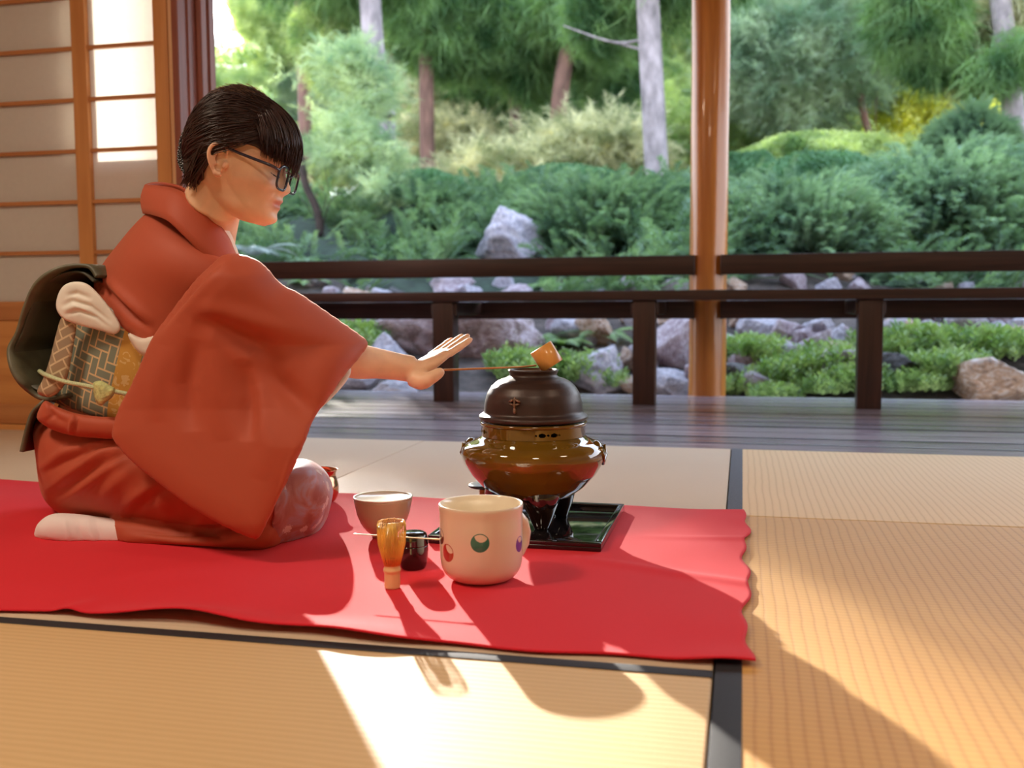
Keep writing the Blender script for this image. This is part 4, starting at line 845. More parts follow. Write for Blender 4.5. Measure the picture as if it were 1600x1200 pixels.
# eyes, lashes, brows
M_DARK = mat('dark_lash', (.03, .018, .015), .6)
for sg in (-1, 1): MB().tube(catmull([hw((x, sg*y, z)) for x, y, z in ((.0935, .017, .004), (.0975, .024, .0015), (.0975, .033, .0005), (.0925, .042, .0025), (.088, .046, .005))], 5), [.0006]*8+[.0011]*8+[.0005]*5, 8).build('eyelashes', M_DARK, WOM)
# ---- hair
HC = np.array((0, 0, .034)); HRd = np.array((.100, .0835, .1015))
def back(q):      # flatter at the back of the head
    q = np.array(q); q[..., 0] = np.where(q[..., 0] < 0, q[..., 0]*.84, q[..., 0]); return q
def hairbuild(nt, b, tc):
    n = N(nt, 'ShaderNodeTexNoise', Scale=60.0, Detail=4.0); nt.links.new(tc.outputs['Object'], n.inputs['Vector'])
    nt.links.new(mixc(nt, n.outputs['Fac'], (.010, .004, .004), (.050, .018, .015)), b.inputs['Base Color'])
M_HAIR = mat('dark_brown_hair', (.03, .012, .01), .38, build=hairbuild, spec=.45)
hr = MB(); na_, ns = 96, 40; V = []
def zmin(a):      # lower edge of the hair round the head, a = 0 in front
    d = abs(math.degrees(a)); return np.interp(d, [0, 35, 52, 66, 92, 100, 112, 135, 180], [.028, .030, .040, .040, .034, .012, -.038, -.048, -.052])
for inner in (0, 1):
    for k in range(na_):
        a = 2*math.pi*k/na_; a = a if a <= math.pi else a-2*math.pi; zl = (zmin(a)-HC[2])/HRd[2]; p0 = math.acos(max(-1, min(1, zl)))
        for j in range(ns+1):
            ph = p0*j/ns; rr = 1-.05*inner; V.append(HC+back(HRd*rr*np.array((math.sin(ph)*math.cos(a), math.sin(ph)*math.sin(a), math.cos(ph)))))
n1 = ns+1; F = []
for k in range(na_):
    k2 = (k+1) % na_
    for j in range(ns):
        F.append([k*n1+j, k*n1+j+1, k2*n1+j+1, k2*n1+j]); o_ = na_*n1; F.append([o_+k*n1+j, o_+k2*n1+j, o_+k2*n1+j+1, o_+k*n1+j+1])
    F.append([k*n1+ns, o_+k*n1+ns, o_+k2*n1+ns, k2*n1+ns])
hr.add(hw(V), F)
hr.ell(hw((-.046, 0, -.012)), (.036, .052, .044), HR@rotm((0, 1, 0), -.3), 40, 24)
def lock(p0, p1, p2, r0, n=10, rt=.0003):
    t = np.linspace(0, 1, n)[:, None]; pts = (1-t)**2*p0+2*t*(1-t)*p1+t*t*p2
    hr.tube(hw(pts), np.interp(np.linspace(0, 1, n), [0, .15, .8, 1], [r0*.5, r0, r0, rt]), 5, flat=.6)
rr_ = random.Random(5)
def onE(dirv, off): dirv = np.array(dirv, float); dirv /= np.linalg.norm(dirv/HRd); return HC+back(dirv+dirv/np.linalg.norm(dirv)*off)
for i in range(2600):       # swept back over the skull to the clip
    a0 = rr_.uniform(-1.15, 1.15); top = rr_.random(); sy = rr_.choice((-1, 1)) if i % 4 == 0 else -1
    yy = sy*rr_.uniform(.02, 1); xx = rr_.uniform(-.35, .62) ; zz = math.sqrt(max(.0, 1-min(.999, xx*xx+yy*yy))); 
    if zz*HRd[2]+HC[2] < .042 and xx > -.02: continue
    s_ = np.array((xx, yy, zz)); e_ = np.array((-.95, .10*sy*abs(yy)+rr_.uniform(-.16, .12), rr_.uniform(-.55, -.05))); off = rr_.uniform(.0002, .0042)*(.6+.4*math.sin(i*.7))
    n = 12; pts = []
    for t in np.linspace(0, 1, n):
        q_ = s_*(1-t)+e_*t; q_ = q_/np.linalg.norm(q_); q_ = q_+np.array((0, 0, -.10*math.sin(math.pi*t)*abs(yy))); q_ /= np.linalg.norm(q_); pts.append(HC+back(HRd*q_*(1+off*(1+.6*math.sin(i*2.3+t*9))/.09)))
    hr.tube(hw(pts), np.interp(np.linspace(0, 1, n), [0, .15, .9, 1], [.0004, .0014, .0013, .0008]), 5, flat=.55)
for i in range(300):        # behind the ear down to the nape roll
    sy = -1 if i % 3 else 1; y0 = sy*rr_.uniform(.066, .0835); x0 = rr_.uniform(-.022, .008)
    lock(np.array((x0, y0, rr_.uniform(.03, .05))), np.array((x0-.02, y0*1.0, -.005)), np.array((rr_.uniform(-.062, -.036), y0*rr_.uniform(.35, .75), rr_.uniform(-.060, -.035))), .0014)
for i in range(900):        # bangs
    y = rr_.uniform(-.066, .066); e = abs(y)/.066; st_ = np.array((rr_.uniform(-.035, .03), y*.55, .1345-.02*e*e)); fx_ = .1135-.042*e**2.2+rr_.uniform(-.004, .004)
    zt = .019+.016*e+rr_.uniform(-.011, .012)-(.012 if rr_.random() < .06 else 0)
    lock(st_, np.array((fx_+.014-.02*e, y*1.12, .112-.02*e)), np.array((fx_, y*1.0+rr_.uniform(-.004, .004), zt)), rr_.uniform(.0008, .0016), 12, .0002)
stray = MB()
for i in range(220):        # flyaways on the crown
    d0 = np.array((rr_.uniform(-.5, .5), rr_.uniform(-.6, .3), 1.0)); p0 = onE(d0, .0); p1 = onE(d0+np.array((-.15, 0, 0)), rr_.uniform(.004, .010)); p2 = onE(d0+np.array((-.35, rr_.uniform(-.1, .1), -.05)), rr_.uniform(.003, .011))
    stray.tube(hw((1-np.linspace(0, 1, 8)[:, None])**2*p0+2*np.linspace(0, 1, 8)[:, None]*(1-np.linspace(0, 1, 8)[:, None])*p1+np.linspace(0, 1, 8)[:, None]**2*p2), .00028, 4)
hr.build('hair', M_HAIR, WOM)
stray.build('stray_hairs', leafmat('sunlit_fine_hair', (.20, .12, .08), (.35, .22, .16), 40, .6, .3, (1.3, 1.2, 1.1)), WOM)  # lighter copy of the hair colour, painting in its backlit glow
bd = MB()
cl = catmull([P(u, v, 1.742) for u, v in ((293, 205), (287, 220), (284, 238), (284, 252), (290, 265), (300, 273))], 8)
bd.tube(cl, .0048, 10)
for i, q_ in enumerate(cl):
    for k in range(3):
        a = i*1.2+k*2.1; bd.ell(q_+(_r*math.cos(a)+_u*math.sin(a)-_f*.5)*.0052, (.0024,)*3, None, 8, 6)
bd.build('beaded_hair_clip', mat('black_beads', (.012, .012, .016), .15, coat=.8), WOM)
# ---- glasses
M_GFR = mat('dark_blue_acetate', (.020, .022, .045), .2, coat=.5)
g = MB(); lens = MB()
for sg in (-1, 1):
    c = np.array((.1085, sg*.0325, .001)); loop = []
    for k in range(48):
        a = 2*math.pi*k/48; e = 3.2; y = .0240*math.copysign(abs(math.cos(a))**(2/e), math.cos(a)); z = .0200*math.copysign(abs(math.sin(a))**(2/e), math.sin(a)); z -= .0025*(1 if z < 0 else 0)*abs(y)/.0235*0
        loop.append(c+np.array((-.10*abs(y+sg*.008)*1.0-.08*z*0, y, z)))
    lp = np.array(loop); g.tube(hw(np.r_[lp, lp[:2]]), .0022, 10, cap=False)
    m = len(lp); ctr = lp.mean(0)+np.array((.0015, 0, 0)); th_ = .0006
    Vl = np.r_[lp+[th_, 0, 0], [ctr+[th_, 0, 0]], lp-[th_, 0, 0], [ctr-[th_, 0, 0]]]
    lens.add(hw(Vl), [[k, (k+1) % m, m] for k in range(m)]+[[m+1+(k+1) % m, m+1+k, 2*m+1] for k in range(m)]+[[(k+1) % m, k, m+1+k, m+1+(k+1) % m] for k in range(m)])
    g.tube(catmull([hw(p) for p in ((.1045, sg*.0565, .012), (.098, sg*.0665, .0145), (.085, sg*.0715, .0165), (.04, sg*.0755, .0215), (.008, sg*.0765, .0255), (-.008, sg*.078, .018), (-.014, sg*.078, .004))], 6), .0027, 10)
g.tube(catmull([hw(p) for p in ((.1065, -.0095, .006), (.112, 0, .009), (.1065, .0095, .006))], 6), .0016, 8)
g.build('glasses_frame', M_GFR, WOM)
M_LENS = bpy.data.materials.new('clear_lens'); M_LENS.use_nodes = True; nt = M_LENS.node_tree; nt.nodes.clear()
tr = N(nt, 'ShaderNodeBsdfTransparent'); tr.inputs[0].default_value = (.98, .985, 1, 1); gl = N(nt, 'ShaderNodeBsdfGlossy', Roughness=.02); x = N(nt, 'ShaderNodeMixShader', Fac=.07); 
nt.links.new(tr.outputs[0], x.inputs[1]); nt.links.new(gl.outputs[0], x.inputs[2]); oo = N(nt, 'ShaderNodeOutputMaterial'); nt.links.new(x.outputs[0], oo.inputs[0])
lens.build('glasses_lenses', M_LENS, WOM, smooth=False)
# ------------------------------------------------------------------ garden ground
TY = [4.0, 4.9, 5.2, 5.6, 6.0, 6.5, 7.0, 7.5, 8.0, 9.0, 10.0, 12.0, 16.0, 30.0, 60.0]
TZ = [-.5, -.40, -.12, -.03, .08, .24, .40, .56, .72, 1.00, 1.22, 1.45, 1.65, 2.1, 3.0]
def terr(x, y): return np.interp(y, TY, TZ)+.04*np.sin(x*1.7+y)+.03*np.sin(x*3.1-y*2.3)
def onT(u, v):
    k = _f+_r*(u-800)/CF-_u*(v-600)/CF; s = 4.9/k[1]
    while s < 60:
        q = _C+k*s
        if q[2] < terr(q[0], q[1]): return q
        s += .02
    return q
def atD(u, v, y): return onY(u, v, y)
gx, gy = np.meshgrid(np.linspace(-26, 26, 170), np.r_[np.linspace(4.88, 12, 90), np.linspace(12.4, 60, 40)], indexing='ij')
gz = terr(gx, gy); n1_, n2_ = gx.shape; idx = np.arange(n1_*n2_).reshape(n1_, n2_)
q = np.stack([idx[:-1, :-1], idx[1:, :-1], idx[1:, 1:], idx[:-1, 1:]], -1).reshape(-1, 4)
M_SOIL = mat('leaf_littered_soil', (.060, .045, .040), .95, noise=(9, .6), bump=(30, .8, .03))
tag(mesh('ground', np.stack([gx, gy, gz], -1).reshape(-1, 3), q, M_SOIL), kind='structure')
# ------------------------------------------------------------------ rocks
def rockmesh(seed, flat=1.0):
    r = np.random.default_rng(seed); bm = bmesh.new(); bmesh.ops.create_icosphere(bm, subdivisions=5, radius=1)
    V = np.array([tuple(v.co) for v in bm.verts]); F = [[v.index for v in f.verts] for f in bm.faces]; bm.free()
    nn = r.normal(size=(15, 3)); nn /= np.linalg.norm(nn, axis=1)[:, None]; dd = r.uniform(.55, .92, 15)
    c = V@nn.T; k = np.where(c > .05, dd/np.maximum(c, .05), 9).min(1); k = np.minimum(k, 1.15)
    ph = r.uniform(0, 6, 12)
    for i in range(6):
        w_ = r.normal(size=3)*(2.5+i*2.2); k = k+.030/(1+.5*i)*np.sin(V@w_+ph[i])
    for i in range(3):
        w_ = r.normal(size=3)*(16+8*i); k = k+.006*np.sin(V@w_+ph[6+i])
    return V*k[:, None], np.array(F)
def rockmat(name, a, b_, c_, vein=.5):
    def bd(nt, b, tc):
        n = N(nt, 'ShaderNodeTexNoise', Scale=5.0, Detail=8.0, Distortion=1.2); nt.links.new(tc.outputs['Object'], n.inputs['Vector'])
        c = N(nt, 'ShaderNodeValToRGB'); e = c.color_ramp.elements; e[0].position = .32; e[0].color = (*a, 1); e[1].position = .66; e[1].color = (*c_, 1); k = e.new(.5); k.color = (*b_, 1)
        nt.links.new(n.outputs['Fac'], c.inputs[0])
        n2 = N(nt, 'ShaderNodeTexNoise', Scale=13.0, Detail=6.0, Distortion=2.5); nt.links.new(tc.outputs['Object'], n2.inputs['Vector'])
        v = math_(nt, 'MULTIPLY', math_(nt, 'GREATER_THAN', n2.outputs['Fac'], .60), vein)
        nt.links.new(mixc(nt, v, c.outputs[0], (.62, .58, .60)), b.inputs['Base Color'])
        bp = N(nt, 'ShaderNodeBump', Strength=.8, Distance=.02); nt.links.new(n2.outputs['Fac'], bp.inputs['Height']); nt.links.new(bp.outputs[0], b.inputs['Normal'])
    return mat(name, b_, .55, build=bd, spec=.6)
M_RK = [rockmat('blue_grey_rock', (.19, .18, .22), (.36, .33, .40), (.52, .48, .54)), rockmat('purple_rock', (.20, .14, .17), (.36, .27, .31), (.48, .43, .50)),
        rockmat('rusty_rock', (.20, .12, .08), (.46, .29, .19), (.58, .50, .46)), rockmat('near_black_rock', (.02, .018, .02), (.04, .035, .04), (.09, .08, .09), .15), rockmat('brown_boulder', (.12, .08, .07), (.27, .20, .22), (.44, .38, .45), .6)]
RKP = [rockmesh(s) for s in range(40, 52)]
rock_cache = {}
def rock(u, vb, w, h, mi, label, seed, Y=None, dep=.8, rz=None, group=None, sink=.25, name='rock'):
    b0 = onT(u, vb) if Y is None else onY(u, vb, Y); d = float((b0-_C)@_f); sx = w/CF*d/2/.86; sz = h/CF*d/(2-2*sink)/.80; sy = (sx*dep+sz)*.6
    key = (seed % len(RKP), mi)
    if key not in rock_cache:
        o = mesh(name, *RKP[key[0]], M_RK[mi]); rock_cache[key] = o
    else:
        o = rock_cache[key].copy(); COL.objects.link(o)
    o.name = name; o.location = (b0[0], b0[1]+sy*.5, b0[2]+sz*(1-2*sink)*.8); o.scale = (sx, sy, sz)
    o.rotation_euler = (0, 0, (seed*1.3) % 6.28 if rz is None else rz)
    if rz is None: o.scale = (sx*1.0, sx*1.0 if dep > .5 else sy, sz)
    return tag(o, label, 'rock', group)
big = [(716, 616, 260, 128, 4, 'huge brown and purple boulder behind the outstretched hand', 3, .7), (793, 404, 108, 74, 0, 'blue-grey stone rising out of the junipers above the bench rail', 5, .8),
    (925, 604, 110, 56, 0, 'grey rock just right of the kettle behind a green clump', 6, .8), (1058, 576, 70, 78, 1, 'upright purple rock left of the round post', 7, .8),
    (1045, 622, 78, 42, 0, 'pale triangular rock at the foot of the round post', 8, .8), (1562, 628, 150, 62, 2, 'large tan rock at the right edge beside the deck', 9, .8),
    (1410, 596, 100, 40, 3, 'nearly black flat rock between green clumps on the right', 10, .8), (1182, 575, 62, 38, 2, 'rust brown rock under the clump right of the round post', 11, .8),
    (705, 462, 100, 34, 1, 'purplish rock seen between the two bench rails', 4, .8), (1005, 460, 62, 26, 0, 'grey rock between the bench rails near the round post', 2, .8),
    (1412, 532, 70, 36, 2, 'cream and rust coloured rock right of the last bench leg', 1, .8), (1230, 536, 62, 38, 1, 'reddish rock under the bench right of the round post', 0, .8),
    (1282, 534, 60, 40, 0, 'dark bluish rock under the bench beside the reddish one', 12, .8), (1318, 548, 52, 30, 1, 'lavender rock touching the last bench leg', 13, .8),
    (1382, 540, 44, 34, 0, 'grey rock just behind the last bench leg', 14, .8), (552, 610, 60, 36, 0, 'bluish rock under the forearm by the deck edge', 15, .8),
    (612, 616, 70, 22, 0, 'low blue rock at the deck edge below the wrist', 16, .8), (1225, 560, 44, 26, 1, 'small mauve rock above the middle green clump', 17, .8),
    (985, 580, 44, 34, 2, 'small pale rock left of the middle bench leg', 18, .8), (440, 352, 60, 34, 3, "dark stone under the shrub beside the woman's chin", 19, .8)]
for u, v, w_, h_, mi, lb, sd, dp in big: rock(u, v, w_, h_, mi, lb, sd, dep=dp, Y=6.3 if w_ > 200 else (7.9 if (u, v) == (793, 404) else None))
rr_ = random.Random(9)
small = 0
while small < 150:
    u, v = rr_.uniform(480, 1640), rr_.uniform(425, 618)
    if any(abs(u-b[0]) < b[2]*.42 and b[1]-b[3] < v < b[1]+4 for b in big): continue
    w_ = rr_.uniform(30, 84)*(.55+.45*(v-420)/190); mi = rr_.choice((0, 0, 1, 1, 2, 0, 3)); hf = rr_.uniform(.45, .75)
    wd_ = ('blue-grey', 'mauve', 'rusty', 'blackish', 'brown')[mi]; sz_ = 'flat' if hf < .56 else ('small' if w_ > 48 else 'tiny')
    zn = 'beside the forearm' if u < 665 else 'behind the kettle' if u < 980 else 'left of the round post' if u < 1130 else 'right of the round post' if u < 1345 else 'right of the last bench leg'
    row = 'seen above the bench seat' if v < 458 else 'high on the bank' if v < 530 else 'low on the bank by the deck'
    rock(u, v, w_, w_*hf, mi, f'{sz_} {wd_} rock {row} {zn}', 20+small, group='small rocks on the bank'); small += 1
# ------------------------------------------------------------------ foliage kit
def tri(a, b, w_):       # thin pointed strip from a to b
    a, b = np.asarray(a, float), np.asarray(b, float); t = b-a; s = np.cross(t, RNG.normal(size=3)); s /= np.linalg.norm(s)+1e-9
    return [a-s*w_/2, a+s*w_/2, b]
def quadleaf(a, t, L, w_):
    t = t/np.linalg.norm(t); s = np.cross(t, RNG.normal(size=3)); s /= np.linalg.norm(s); return [a, a+t*L*.5+s*w_/2, a+t*L], [a, a+t*L, a+t*L*.5-s*w_/2]
def proto_juniper():     # an arching spray: stem with pointed side twigs
    T = []; n = 15
    for i in range(n):
        t = i/n; p = np.array((.30*t, 0, .13*math.sin(t*2.0))); 
        for sd in (-1, 1):
            L = .105*(1-t*.7); dr = np.array((.75, sd*.6, .30+RNG.uniform(-.2, .35))); dr /= np.linalg.norm(dr)
            T.append(tri(p, p+dr*L, .016)); m = p+dr*L*.45; T.append(tri(m, m+(dr+np.array((0, -sd*.7, .3)))*L*.4, .012))
    T.append(tri((0, 0, 0), (.34, 0, .13), .012)); return np.array(T).reshape(-1, 3)
def proto_needles(n=26, L=.26, w_=.010, droop=.8):
    T = []
    for i in range(n):
        p = RNG.normal(size=3)*.04; d_ = RNG.normal(size=3)*.6; d_[2] -= droop; d_ /= np.linalg.norm(d_); T.append(tri(p, p+d_*L*RNG.uniform(.5, 1), w_))
    return np.array(T).reshape(-1, 3)
def proto_feather(n=34, L=.20):
    T = []
    for i in range(n):
        t = i/n; p = np.array((t*.34, 0, .05*t-.08*t*t)); d_ = np.array((.6, RNG.normal()*.7, RNG.normal()*.45)); d_ /= np.linalg.norm(d_); T.append(tri(p, p+d_*L*RNG.uniform(.3, .9)*(1-t*.4), .009))
    return np.array(T).reshape(-1, 3)
def proto_leaves(n=12, R=.10, L=.07, w_=.045):
    T = []
    for i in range(n): T += list(quadleaf(RNG.normal(size=3)*R*.5, RNG.normal(size=3), L*RNG.uniform(.6, 1.2), w_))
    return np.array(T).reshape(-1, 3)
PJ, PN, PF, PL = proto_juniper(), proto_needles(), proto_feather(), proto_leaves()
PNL = proto_needles(20, .42, .014, 1.4)
PLS = proto_leaves(10, .05, .030, .018)
def rots(n, up=None, yaw=None, tilt=1.0):
    a = RNG.uniform(0, 2*np.pi, n) if yaw is None else yaw; b = RNG.uniform(-tilt, tilt, n); c = RNG.uniform(-tilt, tilt, n)*.6
    ca, sa, cb, sb, cc, sc = np.cos(a), np.sin(a), np.cos(b), np.sin(b), np.cos(c), np.sin(c); Z = np.zeros(n); O = np.ones(n)
    Rz = np.stack([np.stack([ca, -sa, Z], -1), np.stack([sa, ca, Z], -1), np.stack([Z, Z, O], -1)], 1)
    Ry = np.stack([np.stack([cb, Z, sb], -1), np.stack([Z, O, Z], -1), np.stack([-sb, Z, cb], -1)], 1)
    Rx = np.stack([np.stack([O, Z, Z], -1), np.stack([Z, cc, -sc], -1), np.stack([Z, sc, cc], -1)], 1)
    return Rz@Ry@Rx
SUNV = np.array(SUND)
def sungap(Pt, pad=0):          # leaves that would stand in the shaft of sunlight reaching the room: the canopy is open there
    if pad:
        return np.any([sungap(Pt+np.array(o_)*pad) for o_ in ((0, 0, 0), (1, 0, 0), (-1, 0, 0), (0, 0, 1), (0, 0, -1), (.7, 0, .7), (-.7, 0, -.7), (.7, 0, -.7), (-.7, 0, .7))], axis=0)
    out = np.zeros(len(Pt), bool)
    h = Pt-SUNV*((Pt[:, 1]-3.2)/SUNV[1])[:, None]; out |= (h[:, 0] > -2.6) & (h[:, 0] < -1.5) & (h[:, 2] > .55) & (h[:, 2] < 2.1)
    h = Pt-SUNV*((Pt[:, 2]-0)/SUNV[2])[:, None]; out |= (h[:, 0] > -2.4) & (h[:, 0] < -.9) & (h[:, 1] > 3.6) & (h[:, 1] < 4.85)
    for z in (.45, .7, .95):
        h = Pt-SUNV*((Pt[:, 2]-z)/SUNV[2])[:, None]; out |= (h[:, 0] > -1.35) & (h[:, 0] < -.35) & (h[:, 1] > 1.5) & (h[:, 1] < 2.0)
    for z in (0, .25):
        h = Pt-SUNV*((Pt[:, 2]-z)/SUNV[2])[:, None]; out |= (h[:, 0] > -.95) & (h[:, 0] < .15) & (h[:, 1] > .6) & (h[:, 1] < 1.95)
    return out
def scatter(name, proto, Pt, S, m, parent=None, R=None, keep=.004, padk=.75):
    Pt = np.asarray(Pt); g = sungap(Pt, float(np.linalg.norm(proto, axis=1).max()*np.mean(S))*padk) & (RNG.random(len(Pt)) > keep); Pt = Pt[~g]; S = np.broadcast_to(S, g.shape)[~g]; R = rots(len(Pt)) if R is None else R[~g]
    V = np.einsum('nij,kj->nki', R, proto)*S[:, None, None]+Pt[:, None, :]; V = V.reshape(-1, 3)
    return mesh(name, V, np.arange(len(V)).reshape(-1, 3), m, parent, smooth=False)
def inell(c, r, n, shell=.35):
    d_ = RNG.normal(size=(n, 3)); d_ /= np.linalg.norm(d_, axis=1)[:, None]; return np.asarray(c)+d_*np.asarray(r)*(shell+(1-shell)*RNG.random(n)**.5)[:, None]
M_JUN = leafmat('juniper_green', (.075, .145, .095), (.23, .35, .22), 2.2, .35)
M_JUN2 = leafmat('juniper_blue_green', (.12, .21, .16), (.30, .43, .31), 2.0, .35)
M_FEA = leafmat('grey_green_feathery', (.14, .24, .16), (.48, .56, .38), 3.0, .5, tint=(1.5, 1.5, .8))  # pale end of the ramp paints sunlit flecks
M_PINE = leafmat('deep_green_needles', (.04, .11, .035), (.22, .36, .14), 2.2, .4)
M_MID = leafmat('mid_green_needles', (.12, .22, .08), (.55, .62, .32), 2.6, .5, tint=(1.6, 1.6, .7))  # sun flecks and shaded gaps painted as pale and dark noise
M_SOFT = leafmat('soft_grey_green', (.15, .24, .16), (.42, .50, .36), 1.8, .45, tint=(1.3, 1.4, .9))  # light and shade among the needles widened into the colour ramp
M_LIME = leafmat('sunlit_lime_leaves', (.38, .44, .12), (.78, .80, .38), 1.5, .6, tint=(1.7, 1.6, .5))  # sunlit brightness put into the leaf colour itself
M_YEL = leafmat('sun_tinted_needles', (.18, .22, .10), (.80, .77, .56), 3.0, .55, tint=(1.4, 1.35, .95))  # sun highlights painted in: ramp runs from dark green to pale yellow
M_SED = leafmat('fresh_green_stonecrop', (.13, .24, .08), (.34, .46, .19), 5.0, .3)
M_BOX = leafmat('clipped_dark_green', (.05, .13, .06), (.10, .22, .10), 3.0, .25)
M_BARKG = mat('grey_bark', (.23, .20, .21), .9, noise=(8, .55, (1, 1, .5)), bump=(14, 1.0, .03, (1, 1, .4)))
M_BARKR = mat('red_brown_bark', (.16, .085, .065), .9, noise=(8, .5, (1, 1, .4)), bump=(14, 1.0, .03, (1, 1, .3)))
# junipers: one spreading carpet
def jedge(x): return 7.35+.45*np.sin(x*1.3+.6)+.25*np.sin(x*3.1)-.35*(x > -.2)*np.exp(-((x-1.0)/1.6)**2)
def jh(x, y): return .17+.10*np.sin(x*2.1+1)*np.sin(y*1.9)+.08*np.sin(x*4.7+y*3)+.16*np.exp(-((x-2.2)/1.1)**2-((y-9.3)/.9)**2)
n = 13000; x = RNG.uniform(-7.5, 6.5, n); y = 7.1+RNG.random(n)**.85*4.6; sx_ = float(onY(793, 404, 7.9)[0]); ok = (y > jedge(x)) & ~((abs(x-sx_-.05*(y-7.9)) < .42) & (y < 8.25)) & (RNG.random(n) < .98); x, y = x[ok], y[ok]
z = terr(x, y)+jh(x, y)*np.clip((y-jedge(x))/.35, .15, 1)*RNG.uniform(.55, 1.0, len(x))
yaw_ = np.where(RNG.random(len(x)) < .65, RNG.normal(-1.0, .8, len(x)), RNG.uniform(0, 6.28, len(x)))
far = x > -.9
o = scatter('juniper_carpet', PJ, np.stack([x, y, z], -1), RNG.uniform(.7, 1.5, len(x)), M_JUN, R=rots(len(x), yaw=yaw_, tilt=.65), padk=.33); o['kind'] = 'stuff'
tag(o, 'dense carpet of spreading blue-green juniper covering the bank above the rocks', 'juniper')
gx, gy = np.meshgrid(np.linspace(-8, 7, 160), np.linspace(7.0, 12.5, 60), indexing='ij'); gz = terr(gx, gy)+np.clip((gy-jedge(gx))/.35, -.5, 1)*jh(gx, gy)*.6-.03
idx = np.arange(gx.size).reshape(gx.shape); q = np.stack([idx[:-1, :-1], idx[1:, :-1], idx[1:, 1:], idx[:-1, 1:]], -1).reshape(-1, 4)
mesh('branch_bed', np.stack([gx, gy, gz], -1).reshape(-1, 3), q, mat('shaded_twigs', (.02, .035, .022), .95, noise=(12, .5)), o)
# big juniper bush at the right, arching sprays
def bush(name, u, vb, vt, w_, Y, proto, m, n, s, label, cat, shell=.6, base=(.02, .03, .015), tilt=.8, group=None, yscale=1.0):
    b0 = onY(u, vb, Y); tp = onY(u, vt, Y); d = float((b0-_C)@_f); rx = w_/CF*d/2; rz = (tp[2]-b0[2]); c = np.array((b0[0], b0[1], b0[2]))
    t = thing(name, tuple(c), label, cat, group)
    dd = RNG.normal(size=(n, 3)); dd /= np.linalg.norm(dd, axis=1)[:, None]; dd[:, 2] = abs(dd[:, 2])*1.0
    lump = 1+.07*np.sin(dd[:, 0]*7+Y)*np.sin(dd[:, 2]*6+u)
    Pt = c+dd*np.array((rx, rx*yscale, rz))*(shell+(1-shell)*RNG.random(n)**.4*1.0)[:, None]*lump[:, None]
    yaw_ = np.arctan2(dd[:, 1], dd[:, 0]) if proto is PJ else None
    scatter('foliage', proto, Pt, RNG.uniform(.7, 1.2, n)*s, m, t, R=rots(n, yaw=yaw_, tilt=tilt))
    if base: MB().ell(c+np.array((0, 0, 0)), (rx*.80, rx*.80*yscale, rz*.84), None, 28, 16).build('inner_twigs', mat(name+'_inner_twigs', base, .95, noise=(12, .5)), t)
    return t
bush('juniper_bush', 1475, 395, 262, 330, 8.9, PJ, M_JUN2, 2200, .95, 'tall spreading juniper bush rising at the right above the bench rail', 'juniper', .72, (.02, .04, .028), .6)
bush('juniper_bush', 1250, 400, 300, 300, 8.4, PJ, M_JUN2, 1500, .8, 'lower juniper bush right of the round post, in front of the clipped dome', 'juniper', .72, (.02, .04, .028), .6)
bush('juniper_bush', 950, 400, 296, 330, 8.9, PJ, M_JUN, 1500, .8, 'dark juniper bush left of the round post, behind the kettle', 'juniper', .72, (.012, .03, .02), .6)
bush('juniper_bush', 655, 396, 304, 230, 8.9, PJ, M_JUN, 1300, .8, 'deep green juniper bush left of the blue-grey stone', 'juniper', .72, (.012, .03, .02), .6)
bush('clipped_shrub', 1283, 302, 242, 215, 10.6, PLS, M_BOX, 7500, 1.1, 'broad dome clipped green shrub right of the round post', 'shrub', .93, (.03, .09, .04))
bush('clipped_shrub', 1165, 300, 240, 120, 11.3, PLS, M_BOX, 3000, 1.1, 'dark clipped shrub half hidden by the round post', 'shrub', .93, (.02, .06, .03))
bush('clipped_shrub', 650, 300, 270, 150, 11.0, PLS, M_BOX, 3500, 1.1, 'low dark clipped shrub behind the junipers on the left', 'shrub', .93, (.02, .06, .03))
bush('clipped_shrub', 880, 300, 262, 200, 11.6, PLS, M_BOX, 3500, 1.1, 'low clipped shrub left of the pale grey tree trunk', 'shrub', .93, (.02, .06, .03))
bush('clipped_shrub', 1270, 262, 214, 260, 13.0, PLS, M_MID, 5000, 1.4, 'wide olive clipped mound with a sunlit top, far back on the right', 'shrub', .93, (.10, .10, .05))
bush('rounded_shrub', 1513, 296, 178, 150, 10.8, PJ, M_JUN, 2600, .5, 'tall rounded dark green shrub near the right edge', 'shrub', .82, (.02, .05, .03))
